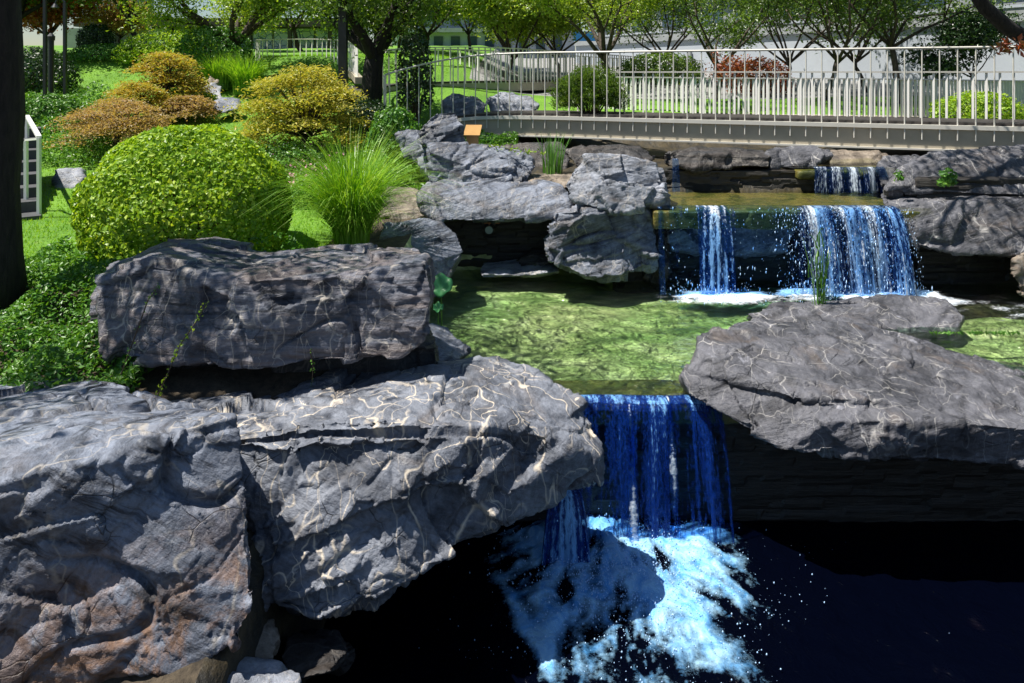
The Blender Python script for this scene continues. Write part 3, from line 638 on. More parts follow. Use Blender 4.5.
def churn(A, B):
    """where the fall plunges: swirling foam and standing lumps round the impact line"""
    q = np.stack([A, B, A*0], -1)
    wx = fbm(q*1.6+3, 4)*.9; wy = fbm(q*1.6+31, 4)*.9
    # the falls strike along y 4.7 from x .3 to 1.5; foam streaks run out from there toward the viewer
    d = np.maximum(np.abs(A-.72+wx*.35)-.50, 0); dd = np.where(B > 4.70, (B-4.70)*1.6, (4.70-B)*.80)
    core = np.exp(-((d*2.3+dd*1.12+wy*.30)**2)*1.2)
    th = np.arctan2(A-.80, 5.35-B); rr = np.hypot(A-.80, 5.35-B)
    st = 1-np.abs(perlin(np.stack([th*5.5+wx*1.1, rr*2.0+wy, A*0], -1)))*2.6
    st2 = 1-np.abs(perlin(np.stack([th*13+wx*2, rr*4.5+wy*2, A*0+7], -1)))*2.4
    lum = fbm(np.stack([A*2.0+wx, B*2.0+wy, A*0+9], -1), 3)
    f = core*(.42+.46*st+.30*st2+1.5*lum)
    f += .75*np.exp(-(((A-.02+.40*(B-4.2)+wx*.10)/.045)**2))*np.exp(-((B-4.15)/.33)**2)
    f += .6*np.exp(-(((A-.30-.35*(B-4.0)+wy*.2)/.06)**2))*np.exp(-((B-3.95)/.22)**2)
    sparse = np.clip(st2-.72, 0, 1)*1.5*np.exp(-((A-.75)/.75)**2)*np.exp(-((B-4.15)/.55)**2)
    f = np.clip(f+sparse*.6, 0, 1)
    dz = core*(.035*np.clip(lum*2+.5, 0, 2)+.012*st2)+f*.012+.012*fbm(q*5, 3)
    return f, dz
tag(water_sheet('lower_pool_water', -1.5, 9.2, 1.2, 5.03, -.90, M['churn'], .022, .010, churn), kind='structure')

def midfoam(A, B):
    q = np.stack([A, B, A*0], -1); n = fbm(q*3+5, 4); s = fbm(np.stack([A*2, B*7, A*0], -1)+n[:, None], 4)
    f = np.zeros_like(A)
    f += 1.3*np.exp(-(((A-2.2)/.36)**2))*np.exp(-(((B-7.22)/.20)**2))
    for x, wd, a in ((3.1, .45, .8), (3.7, .45, .9), (4.3, .35, .8)):
        f += a*np.exp(-(((A-x)/wd)**2))*np.exp(-(((B-7.36)/.14)**2))
    f += .36*np.exp(-(((B-7.15+.25*np.clip(A-4.0, 0, 5))/.22)**2))*(A > 1.2)*sstep(1.2, 1.9, A)*(1-sstep(5.6, 6.6, A))*(.8+1.2*s)
    f += .28*np.exp(-(((B-6.85+.2*np.clip(A-4.0, 0, 5))/.35)**2))*sstep(2.2, 4.2, A)*(1-sstep(5.6, 6.8, A))*(.8+1.6*s)
    return np.clip(f*(.75+1.7*n), 0, 1), .012+np.clip(f, 0, 1)*.03*(1+n)
o = water_sheet('pool_foam', 1.1, 6.9, 6.2, 7.6, 0., M['foam_mid'], .025, .004, midfoam, cut=lambda x, y, f: f > .08); tag(o, kind='stuff')

def fall(name, label, x0, x1, ylip, zlip, zbot, v, mat, nx=90, nz=46, jit=.03, parent=None, cover=None, spread=0.):
    """a sheet of water leaving the lip at speed v; thickness from a second, closed back layer"""
    T = math.sqrt(2*(zlip-zbot)/9.8); V = []; fo = []
    us = np.linspace(0, 1, nx); ts = np.concatenate([[-.35, -.15], np.linspace(0, 1, nz)])
    U, Tt = np.meshgrid(us, ts); U = U.ravel(); Tt = Tt.ravel(); tp = np.clip(Tt, 0, 1)
    X = x0+(x1-x0)*U; q = np.stack([X*6, tp*.8, X*0+zlip*7], -1)
    jy = perlin(q)*jit*(.3+tp)+perlin(np.stack([X*20, tp*2.5, X*0], -1))*jit*.4*tp
    Yv = ylip-v*T*Tt+jy+perlin(np.stack([X*2.2, X*0, X*0+3], -1))*.03
    Zv = zlip-(zlip-zbot)*tp**2+.006*(Tt < 0)
    X = X+spread*(U-.5)*tp+perlin(np.stack([X*9, tp*1.6, X*0+9], -1))*.012*tp
    cv = np.full_like(X, .5) if cover is None else cover(U, tp)
    V = np.stack([X, Yv, Zv], -1); nr = len(ts)
    ii = (np.arange(nr-1)[:, None]*nx+np.arange(nx-1)[None]).ravel(); Fc = np.stack([ii, ii+nx, ii+nx+1, ii+1], -1)
    me = np_mesh(name, V, Fc); a = me.attributes.new('foam', 'FLOAT', 'POINT'); a.data.foreach_set('value', cv.astype(np.float32))
    uv = me.uv_layers.new(name='uv'); li = Fc.ravel(); uvd = np.stack([U[li]*(x1-x0), Tt[li]*(zlip-zbot)], -1).astype(np.float32); uv.data.foreach_set('uv', uvd.ravel())
    o = link(name, me, mat, parent, None if parent else ((x0+x1)/2, ylip, zbot))
    md = o.modifiers.new('thick', 'SOLIDIFY'); md.thickness = .012
    if label: tag(o, label, 'waterfall')
    return o
wf = empty('waterfall', (1.1, 4.95, -.9)); tag(wf, 'blue lower waterfall spilling between the veined slab and the dark boulder', 'waterfall')
def cov_low(U, t): return .47+.06*(t < .25)+.10*np.sin(U*23+1)*.5+.12*np.exp(-((U-.5)/.05)**2)*(t > .0)+.10*np.exp(-((U-.99)/.02)**2)+.08*(t < .12)-.07*t
fall('sheet', None, .50, 1.50, 4.97, .012, -.92, .45, M['fall_near'], 150, 60, .03, wf, cov_low, .10)
for k, (x, wd) in enumerate(((.84, .012), (1.13, .014))):
    fall('strand', None, x, x+wd, 4.95, .016, -.92, .47, M['strand'], 8, 50, .02, wf, lambda U, t: .47+.14*np.sin(t*9+k*2)-.25*np.abs(U-.5), .06)
# spill under the slab
fall('waterfall', 'short pale spill pouring out from under the veined slab', .27, .46, 4.62, -.44, -.92, .25, M['fall_near'], 40, 30, .02, None, lambda U, t: .70-.40*np.abs(U-.5)+.06*t+.06*np.sin(U*40), .14)

wf = empty('waterfall', (2.9, 7.5, 0)); tag(wf, 'wide upper waterfall with white strands falling from the mossy ledge', 'waterfall')
def cov_mid(U, t):
    c = .33+.0*U
    c += .23*sstep(.46, .62, U)+.05*np.sin(U*31)+.13*np.exp(-((U-.78)/.03)**2)+.10*np.exp(-((U-.63)/.03)**2)
    c += .10*np.exp(-((U-.97)/.03)**2)-.06*t*(U < .5)
    return c
fall('sheet', None, 1.72, 4.22, 7.50, .912, .0, .62, M['fall_mid'], 260, 60, .05, wf, cov_mid, .12)
fall('strand', None, 2.03, 2.36, 7.49, .916, .0, .55, M['strand'], 40, 50, .03, wf, lambda U, t: .60-.30*np.abs(U-.5)+.06*np.sin(U*30+t*6), .06)
fall('strand', None, 1.60, 1.65, 7.50, .91, .0, .3, M['strand'], 10, 40, .02, wf, lambda U, t: .47-.2*np.abs(U-.5), .02)
for x, wd in ((3.30, .16), (3.62, .20), (3.95, .12), (4.10, .10)):
    fall('strand', None, x, x+wd, 7.47, .918, .0, .68, M['strand'], 30, 50, .04, wf, lambda U, t: .46-.2*np.abs(U-.5)+.06*np.sin(U*20+x*9), .06)
fall('waterfall', 'small rear waterfall under the footbridge', 3.80, 4.68, 8.58, 1.20, .90, .35, M['fall_mid'], 90, 24, .03, None, lambda U, t: .55+.06*np.sin(U*26), .05)
fall('waterfall', 'thin trickle of water left of the long rock ledge under the bridge', 2.03, 2.10, 8.62, 1.30, .90, .15, M['strand'], 10, 24, .02, None, lambda U, t: .52-.1*np.abs(U-.5), .02)

def drops(name, pts, size, stretch=1.6):
    n = len(pts); o8 = np.array([(1, 0, 0), (-1, 0, 0), (0, 1, 0), (0, -1, 0), (0, 0, 1), (0, 0, -1)], float)
    f8 = np.array([(0, 2, 4), (2, 1, 4), (1, 3, 4), (3, 0, 4), (2, 0, 5), (1, 2, 5), (3, 1, 5), (0, 3, 5)])
    s = size*(.3+rng.random(n)**3*1.4); st = 1+rng.random(n)*(stretch-1)
    V = pts[:, None]+o8[None]*s[:, None, None]*np.stack([np.ones(n), np.ones(n), st], -1)[:, None]
    Fc = f8[None]+(np.arange(n)*6)[:, None, None]
    o = link(name, np_mesh(name, V.reshape(-1, 3), Fc.reshape(-1, 3)), M['drops']); tag(o, kind='stuff'); return o
n = 6500
dx = rng.normal(.70, .38, n); dy = 4.45+rng.normal(0, .36, n); 
fo, dz = churn(dx, dy); keep = rng.random(n) < np.clip(fo*1.1+.12, 0, 1)*(dy < 4.95); hh = rng.exponential(.025, n)*(fo+.15)
pts = np.stack([dx, dy, -.90+dz+hh+.006], -1)[keep]
n = 1100
ex = rng.normal(.9, .55, n); ey = 3.7+rng.random(n)*1.1; clus = perlin(np.stack([ex*2.2, ey*2.2, ex*0], -1))
pts2 = np.stack([ex, ey, ex*0-.885+rng.exponential(.01, n)], -1)[(clus > .16)]
drops('splash_drops', np.vstack([pts, pts2]), .0034, 2.)
n = 4200; u = rng.random(n); tt = rng.random(n)**.8
wx = 1.6+2.75*u; okk = rng.random(n) < (.10+.9*sstep(.38, .6, u)*1.0); Tm = math.sqrt(1.8/9.8)
pts = np.stack([wx+rng.normal(0, .02, n), 7.5-(.62+rng.normal(0, .16, n))*Tm*tt, .9-.9*tt**2], -1)[okk]
n = 1500; px_ = np.where(rng.random(n) < .35, rng.normal(2.18, .25, n), 2.9+rng.random(n)*1.5)
pts2 = np.stack([px_, 7.27+rng.normal(0, .13, n), .01+rng.exponential(.05, n)], -1)
drops('splash_drops', np.vstack([pts, pts2]), .0045, 5.)

# ------------------------------------------------------------------ vegetation builders
def leaves(pts, size, nrm=None, nmix=.6, asp=.5, var=.4, droop=0.):
    n = len(pts); sz = size*(1+var*(rng.random(n)*2-1)); r = rng.normal(size=(n, 3)); r /= np.linalg.norm(r, axis=1)[:, None]
    nn = r if nrm is None else nrm*nmix+r*(1-nmix); nn = nn/np.linalg.norm(nn, axis=1)[:, None]
    a = np.cross(nn, rng.normal(size=(n, 3))); a /= np.linalg.norm(a, axis=1)[:, None]
    if droop: a[:, 2] -= droop; a /= np.linalg.norm(a, axis=1)[:, None]
    b = np.cross(nn, a); b /= np.maximum(np.linalg.norm(b, axis=1), 1e-6)[:, None]
    L = sz[:, None]; W = L*asp*.5; up = nn*L*.10
    V = np.stack([pts-a*L*.5, pts-b*W+up, pts+a*L*.5, pts+b*W+up], 1)
    i = np.arange(n)[:, None]*4; Fc = np.concatenate([i+[0, 1, 2], i+[0, 2, 3]], 0)
    return V.reshape(-1, 3), Fc
def leaf_obj(name, pts, size, mat, parent=None, loc=None, **kw):
    V, Fc = leaves(pts, size, **kw); return link(name, np_mesh(name, V, Fc, False), mat, parent, loc)
def sph(n):
    v = rng.normal(size=(n, 3)); return v/np.linalg.norm(v, axis=1)[:, None]

def shrub(name, label, cat, c, rad, n, size, mat, lump=.12, depth=.16, flat=False, base=None, stem=True, group=None, asp=.55, lumpf=2.2, inner=True, bot=-.5, pn='foliage'):
    """a clipped or loose bush: twigs inside, leaves through the outer layer of a lumpy ellipsoid"""
    c = np.array(c, float); rad = np.array(rad, float)
    d = sph(n); d = d[d[:, 2] > bot]; n = len(d)
    lm = 1+lump*fbm(d*lumpf+c*1.3, 3)*1.6; dep = 1-depth*rng.exponential(.55, n)
    pts = c+d*rad*(lm*dep)[:, None]
    b = base if base is not None else gz(c[0], c[1])
    root = empty(name, (c[0], c[1], b)); tag(root, label, cat, group)
    nr = d/rad; nr /= np.linalg.norm(nr, axis=1)[:, None]
    leaf_obj(pn, pts, size, mat, root, nrm=nr, nmix=.55, asp=asp)
    if inner:
        mb = MB()
        for k in range(26):
            dd = sph(1)[0]; dd[2] = abs(dd[2])*.9+.1; e = c+dd*rad*.80; m_ = (np.array([c[0], c[1], b])+e)/2+rng.normal(size=3)*.05*rad
            mb.tube([(c[0]+dd[0]*.05, c[1]+dd[1]*.05, b-.03), m_, e], [.02*rad[0]+.006, .012*rad[0]+.004, .004], 5)
        mb.build('branches', M['twig'], root)
    return root
def blades(pts, h, wd, spread, seg=4, curl=.5, dirs=None, hv=.35):
    n = len(pts); a = rng.random(n)*2*np.pi; d = np.stack([np.cos(a), np.sin(a), a*0], -1) if dirs is None else dirs
    hh = h*(1-hv*rng.random(n)); sp = spread*rng.random(n)**.7; b = np.cross(d, [0, 0, 1.]); 
    tw = rng.normal(0, .6, n); b = b*np.cos(tw)[:, None]+d*np.sin(tw)[:, None]
    V = []
    for k in range(seg+1):
        t = k/seg; ang = sp*t*(1+curl*t)
        # arc length parametrisation of an outward-leaning blade
        x = hh*t*np.sin(ang); z = hh*t*np.cos(ang)
        c = pts+d*x[:, None]+np.array([0, 0, 1.])*z[:, None]; w_ = wd*(1-t**1.6)*.5+.0004
        V += [c-b*w_, c+b*w_]
    V = np.stack(V, 1); i = np.arange(n)[:, None]*(2*seg+2)
    Fc = np.concatenate([i+[2*k, 2*k+1, 2*k+3, 2*k+2] for k in range(seg)], 0)
    return V.reshape(-1, 3), Fc
def grass_clump(name, label, c, h, r, n, wd, mat, spread=1.0, curl=.6, cat='grass clump', hv=.35):
    a = rng.random(n)*2*np.pi; q = r*np.sqrt(rng.random(n)); pts = np.stack([c[0]+q*np.cos(a), c[1]+q*np.sin(a), np.full(n, c[2])], -1)
    d = np.stack([np.cos(a), np.sin(a), a*0], -1)+rng.normal(0, .35, (n, 3))*[1, 1, 0]; d /= np.linalg.norm(d, axis=1)[:, None]
    V, Fc = blades(pts, h, wd, spread, 5, curl, d, hv); o = link(name, np_mesh(name, V, Fc, False), mat, loc=c); tag(o, label, cat); return o

def tree(name, label, x, y, th, H, spread, mat_l, mat_b, r0=.12, nl=16000, lsize=.07, limbs=5, up=.9, lean=(0, 0), forks=3, base=None, seed=1, cat='tree', clump=.28, levels=3, z0=None, group=None, droop=0., first=None, asp=.5, segl=None):
    rd = random.Random(seed); b = gz(x, y) if z0 is None else z0; mb = MB(); tips = []
    root = empty(name, (x, y, b)); tag(root, label, cat, group)
    top = Vector((x+lean[0], y+lean[1], b+th))
    trunk = []; nseg = 7
    for i in range(nseg):
        t = i/(nseg-1); trunk.append(Vector((x, y, b-.15)).lerp(top, t)+Vector((rd.gauss(0, .02), rd.gauss(0, .02), 0))*(1 if 0 < i < nseg-1 else 0))
    mb.tube(trunk, [r0*(1.35 if i == 0 else 1.12-.3*i/(nseg-1)) for i in range(nseg)], 10)
    def grow(p, d, L, r, lev):
        pts = [p]; n = 5; q = p.copy(); dd = d.copy()
        for i in range(n):
            dd = (dd+Vector((rd.gauss(0, .13), rd.gauss(0, .13), rd.gauss(.05, .09)))).normalized(); q = q+dd*L/n; pts.append(q.copy())
        mb.tube(pts, [r*(1-.55*i/n) for i in range(n+1)], 6 if lev else 8)
        if lev == levels:
            for q in pts[1:]: tips.append(q)
            return
        if lev >= levels-1:
            for q in pts[2:]: tips.append(q)
        for k in range(forks):
            i = rd.randint(2, n) if k else n
            nd = (dd+Vector((rd.gauss(0, .55), rd.gauss(0, .55), rd.gauss(.1, .35)))).normalized()
            grow(pts[i], nd, L*rd.uniform(.55, .8), r*(1-.5*i/n)*.62, lev+1)
    L0 = (H-th)*.55
    for k in range(limbs):
        a = 2*math.pi*(k+rd.random()*.6)/limbs if first is None or k >= len(first) else first[k]
        el = rd.uniform(.45, 1.)*up
        d = Vector((math.cos(a)*spread, math.sin(a)*spread, el)).normalized()
        grow(top-Vector((0, 0, rd.random()*th*.12)), d, L0*rd.uniform(.8, 1.15), r0*.62, 1)
    mb.build('trunk', mat_b, root, smooth=True)
    tp = np.array([tuple(t) for t in tips]); k = rng.integers(0, len(tp), nl)
    pts = tp[k]+rng.normal(0, clump, (nl, 3))*np.array([1, 1, .6])
    upv = np.tile([0, 0, 1.], (nl, 1)); leaf_obj('crown', pts, lsize, mat_l, root, nrm=upv, nmix=.4, asp=asp, droop=droop)
    return root

def layered_maple(name, label, c, w, h, n, mat, size=.05, layers=7, th=.5, cat='tree', depth=None, seed=1):
    """a weeping cut-leaf maple: a mushroom of stacked flat sprays on a short crooked trunk"""
    rd = np.random.default_rng(seed); x, y = c; b = gz(x, y); root = empty(name, (x, y, b)); tag(root, label, cat)
    dp = depth or w*.8; mb = MB(); top = (x+.03*w, y, b+th)
    mb.tube([(x, y, b-.1), (x-.03*w, y, b+th*.5), top], [.05*w**.5, .04*w**.5, .032*w**.5], 8)
    P_ = []; ns = 84
    for k in range(ns):
        inner = .62 if k % 3 == 2 else 1.; a = rd.random()*2*np.pi; q = math.sqrt(rd.random()); ex = x+math.cos(a)*q*w/2; ey = y+math.sin(a)*q*dp/2
        ez = b+th*.35+(h-th*.35)*(math.sqrt(max(0, 1-q*q*.97)))*(1-.14*rd.random())*inner
        m = int(n/ns); sp = w*.13
        u = rd.normal(size=(m, 2)); pz = ez-.35*np.hypot(u[:, 0], u[:, 1])*sp*.5+rd.normal(0, .022*h, m)
        P_.append(np.stack([ex+u[:, 0]*sp*.75, ey+u[:, 1]*sp*.75, pz], -1))
        mb.tube([top, ((top[0]+ex)/2, (top[1]+ey)/2, (top[2]+ez)/2+.08*h), (ex, ey, ez-.02)], [.011*w**.5, .006*w**.5, .003], 5)
    mb.build('trunk', M['bark'], root, smooth=True)
    pts = np.vstack(P_); leaf_obj('crown', pts, size, mat, root, nrm=np.tile([0, 0, 1.], (len(pts), 1)), nmix=.62, asp=.35, droop=.25)
    return root

# big round shrub
shrub('round_shrub', 'large round bright green clipped shrub behind the banded boulder', 'shrub', (G(189, 6.75), 6.75, 1.00), (.97, .95, .88), 38000, .046, M['lf_ball'], .07, .09, bot=-.75, asp=.7)
# ornamental grass
cx_ = (G(352, 7.0), 7.0, gz(G(352, 7.0), 7.0)-.03)
grass_clump('ornamental_grass', 'tall fountain of bright green grass beside the round shrub', cx_, 1.34, .17, 2300, .010, M['lf_grass'], .62, .9, hv=.62)
# hill shrubs and maples
layered_maple('maple_tree', 'golden yellow mushroom shaped maple beside the black lamp post', (G(302, 10.4), 10.4), 1.68, 1.58, 20000, M['lf_gold'], .06, th=.45, seed=3)
layered_maple('maple_tree', 'small amber maple with a dark stem on the upper lawn', (G(166, 13.2), 13.2), 1.32, 1.28, 9000, M['lf_amber'], .065, th=.55, seed=4)
layered_maple('maple_tree', 'low spreading orange maple nearest on the lawn left of centre', (G(118, 11.2), 11.2), 1.62, .92, 11000, M['lf_orange'], .055, th=.35, seed=5)
layered_maple('maple_tree', 'low tawny maple right behind the spreading orange one', (G(136, 12.4), 12.4), 1.0, .88, 7000, M['lf_amber'], .06, th=.3, seed=6)
layered_maple('maple_tree', 'low orange maple mound below the jagged hill rock', (G(188, 12.7), 12.7), .95, .55, 5000, M['lf_orange'], .055, th=.25, seed=7)
def cpos(px, Y, dz=0.): x = G(px, Y); return (x, Y, gz(x, Y)+dz)
for lb, px, Y, dz, rad, n, sz, mt in [
    ('dark clipped ball shrub at the top left of the lawn', 96, 17.5, .42, (.42, .42, .42), 4500, .055, 'lf_dark'),
    ('low clipped hedge along the top of the lawn', 118, 16.8, .12, (1.3, .35, .28), 5000, .06, 'lf_cover'),
    ('pale green low bush below the amber maple', 185, 13.5, .12, (.75, .45, .32), 5000, .055, 'lf_ball'),
    ('light green mound behind the amber maple', 170, 16.5, .3, (1.3, .6, .5), 6000, .07, 'lf_ball'),
    ('dark green hedge block right of the black lamp post', 366, 11.2, .28, (.5, .45, .55), 7000, .045, 'lf_dark'),
    ('leafy bush growing under the golden maple', 285, 9.8, .12, (.75, .5, .38), 9000, .05, 'lf_cover'),
    ('broad leaved bush climbing the left end of the railing', 395, 10.0, .35, (.42, .35, .62), 5000, .065, 'lf_cover'),
    ('bushy plants behind the ornamental grass', 365, 8.9, .2, (.55, .4, .42), 7000, .05, 'lf_cover'),
    ('dark bush under the thin black poles at upper left', 36, 14.5, .4, (.8, .7, .6), 9000, .06, 'lf_dark'),
    ('bright leafy slope shrub below the black poles', 42, 12.6, .2, (.8, .7, .42), 9000, .06, 'lf_cover'),
    ('clipped ball of azalea by the right end of the footbridge', 978, 11.2, .42, (.78, .5, .40), 9000, .05, 'lf_ball'),
    ('tall grass green bush left of the curved white railing', 215, 15.5, .5, (.9, .5, .75), 6000, .07, 'lf_cover'),
    ('thin leafy climber behind the railing left end', 415, 12.6, .8, (.35, .3, 1.0), 2500, .07, 'lf_dark'),
    ('deep green bush behind the rear bridge', 660, 19, .3, (1.2, .8, .6), 5000, .09, 'lf_tree2'),
    ('small bush under the right tree trunks', 760, 17, .3, (.8, .7, .6), 3500, .08, 'lf_red')]:
    x, y, z = cpos(px, Y, dz); shrub('shrub', lb, 'shrub', (x, y, z), rad, n, sz, M[mt], .2, .2, lumpf=2.6)
# conifer-like shrub between bridges
x = G(590, 11.9); shrub('conifer_shrub', 'dark green bushy conifer seen through the footbridge railing', 'shrub', (x, 11.9, 2.0), (.60, .45, .46), 15000, .08, M['lf_tree2'], .5, .3, asp=.14, lumpf=3.5, base=1.55)
grass_clump('ornamental_grass', 'bright green grass tuft on the hill left of the golden maple', (G(246, 14.6), 14.6, gz(G(246, 14.6), 14.6)), 1.0, .25, 700, .02, M['lf_grass'], .5)
grass_clump('ornamental_grass', 'feathery green grass tuft behind the jagged hill rock', (G(219, 14.9), 14.9, gz(G(219, 14.9), 14.9)), .9, .25, 600, .02, M['lf_grass'], .5)
# reeds
grass_clump('reed_clump', 'clump of upright green reeds under the footbridge', (G(552, 9.3), 9.3, 1.02), .62, .14, 60, .016, M['lf_reed'], .3, .5, 'reeds')
if 1:
  pass
def cane(label, base, h, n, mat, sp=.12):
    mb = MB(); root = empty('reed_plant', base); tag(root, label, 'reeds')
    for k in range(n):
        dx = random.gauss(0, .05); dy = random.gauss(0, .03); hh = h*random.uniform(.5, 1.)
        mb.tube([(base[0]+dx*.5, base[1]+dy, base[2]-.1), (base[0]+dx, base[1]+dy, base[2]+hh*.5), (base[0]+dx*1.6+random.gauss(0, .02), base[1]+dy, base[2]+hh)], [.006, .005, .002], 5)
    mb.build('stem', M['lf_reed'], root)
    pts = np.array([(base[0]+random.gauss(0, .04), base[1], base[2]+random.random()*h*.8) for _ in range(60)]); V, Fc = blades(pts, .22, .014, .5, 3)
    link('leaf', np_mesh('leaf', V, Fc, False), M['lf_reed'], root)
cane('tall thin reed standing in the foam before the upper waterfall', (G(819, 6.75), 6.75, .0), .95, 9, M['lf_reed'])
p = P(812, 205, 6.75); V, Fc = blades(np.array([p, p]), .26, .03, .35, 4)
# lotus leaf
def lotus(label, c, r, tilt, parent=None):
    root = empty('lotus_leaf', (c[0], c[1], -.05)); tag(root, label, 'lotus leaf'); n = 28; V = [(c[0], c[1], c[2]-.02)]; Fc = []
    for j in (1, 2, 3):
        for k in range(n):
            a = 2*math.pi*k/n; q = r*j/3*(1+.06*math.sin(3*a+1)); dx, dy = math.cos(a)*q, math.sin(a)*q
            V.append((c[0]+dx, c[1]+dy*math.cos(tilt), c[2]+dy*math.sin(tilt)+.02*(j/3)**2+.012*math.sin(5*a)*(j/3)))
    for k in range(n): Fc.append((0, 1+k, 1+(k+1) % n, 1+(k+1) % n))
    Fc = [(0, 1+k, 1+(k+1) % n) for k in range(n)]
    mb = MB(); mb.add(V, Fc+[(1+j*n+k, 1+(j+1)*n+k, 1+(j+1)*n+(k+1) % n, 1+j*n+(k+1) % n) for j in range(2) for k in range(n)])
    o = mb.build('blade', M['lf_lotus'], root, smooth=True); md = o.modifiers.new('t', 'SOLIDIFY'); md.thickness = .004
    mb = MB(); mb.tube([(c[0]+.03, c[1]+.05, -.4), (c[0]+.01, c[1]+.02, -.1), (c[0], c[1], c[2]-.02)], .006, 6); mb.build('stalk', M['lf_reed'], root)
lotus('bright green lotus leaf standing at the left edge of the pool', P(441, 287, 6.2), .10, R(62))
lotus('small curled green lotus leaf low at the left edge of the pool', P(438, 309, 6.0), .045, R(40))
# vines over the rocks
def sprig(label, pts, n, size, mat):
    root = empty('vine_sprig', pts[0]); tag(root, label, 'vine'); mb = MB(); mb.tube(pts, [.004]*(len(pts)-1)+[.0015], 5); mb.build('stem', M['twig'], root)
    A = np.array(pts); t = rng.random(n)*(len(pts)-1.001); i = t.astype(int); q = A[i]+(A[i+1]-A[i])*(t-i)[:, None]+rng.normal(0, size*.45, (n, 3))
    leaf_obj('foliage', q, size, mat, root)
sprig('yellow green vine shoot reaching up in front of the banded boulder', [P(152, 408, 4.25), P(165, 380, 4.25), P(180, 345, 4.3), P(196, 322, 4.3), P(207, 303, 4.32)], 75, .026, M['lf_ball'])
sprig('thin vine shoot trailing at the left end of the banded boulder', [P(112, 395, 4.4), P(122, 372, 4.4), P(130, 350, 4.42), P(148, 300, 4.46), P(160, 285, 4.48)], 60, .022, M['lf_cover'])
sprig('small green creeper hanging in the gap below the banded boulder', [P(310, 350, 4.38), P(313, 365, 4.42), P(312, 384, 4.5)], 18, .02, M['lf_cover'])
sprig('pale green creeper trailing over the tall faced block', [P(488, 146, 8.9), P(505, 148, 8.75), P(520, 152, 8.7), P(545, 152, 8.8)], 60, .045, M['lf_ball'])
x, y, z = P(941, 186, 7.75); shrub('weed', 'small leafy weed growing on the rounded right boulder', 'weed', (x, y-.1, z+.08), (.10, .08, .13), 150, .07, M['lf_cover'], .2, .5, base=z-.05, inner=False)
x, y, z = P(897, 176, 7.7); shrub('weed', 'tiny green weed at the left foot of the rounded right boulder', 'weed', (x, y-.05, z), (.05, .05, .10), 50, .05, M['lf_cover'], .2, .5, base=z-.12, inner=False)
# floating weed strands at right
pts = np.array([P(930+random.random()*90, 334+random.gauss(0, 1.0), 6.25) for _ in range(120)]); pts[:, 2] = .012
o = leaf_obj('floating_weed', pts, .05, M['lf_reed'], asp=.3); tag(o, kind='stuff')

# ground cover left bank (stuff) and flowers
def cover(name, x0, x1, y0, y1, n, size, mat, hmin, hmax, maskf=None, up=.5):
    x = x0+(x1-x0)*rng.random(n); y = y0+(y1-y0)*rng.random(n); 
    if maskf is not None: k = maskf(x, y); x = x[k]; y = y[k]
    z = hgt(x, y)[0]; lm = .5+.5*np.clip(perlin(np.stack([x*2.6, y*2.6, x*0], -1))*1.6, -1, 1)
    top = hmin+(hmax-hmin)*lm; z = z+top*(1-rng.random(len(x))**2*.7)
    pts = np.stack([x, y, z], -1); o = leaf_obj(name, pts, size, mat, nrm=np.tile([0, 0, 1.], (len(pts), 1)), nmix=up, asp=.5); tag(o, kind='stuff'); return o
cover('ground_cover', -5.2, -1.9, 3.9, 6.3, 46000, .042, M['lf_cover'], .05, .36, lambda x, y: (x < -2.75-.0*(y) + .28*np.clip(5.2-y, -1, 1)*0) | ((y < 4.75) & (x < -2.45)) | (y > 6.25))
cover('ground_cover', -12.0, -6.2, 10.4, 14.5, 26000, .06, M['lf_cover'], .05, .40, lambda x, y: x < -.585*y)
cover('flowering_ground_cover', -4.6, -2.0, 8.4, 11.2, 24000, .05, M['lf_cover'], .05, .42, lambda x, y: x > -3.9+.3*(9.6-y))
n = 900; x = -4.2+2.4*rng.random(n); y = 8.4+2.0*rng.random(n); z = hgt(x, y)[0]+.18+.22*rng.random(n)
o = leaf_obj('pink_flowers', np.stack([x, y, z], -1), .035, M['flower'], asp=1.); tag(o, kind='stuff')
cover('bank_plants', -2.4, .1, 8.6, 11.8, 22000, .055, M['lf_cover'], .03, .30)
# lawn blades
n = 150000; x = -14+14*rng.random(n); y = 5.8+12.5*rng.random(n)**1.3; k = (x < -1.5) & (x > -.80*y); x = x[k]; y = y[k]
pts = np.stack([x, y, hgt(x, y)[0]-.004], -1); V, Fc = blades(pts, .05, .010, .7, 1, .3)
o = link('grass', np_mesh('grass', V, Fc, False), M['lf_lawn']); tag(o, kind='stuff')

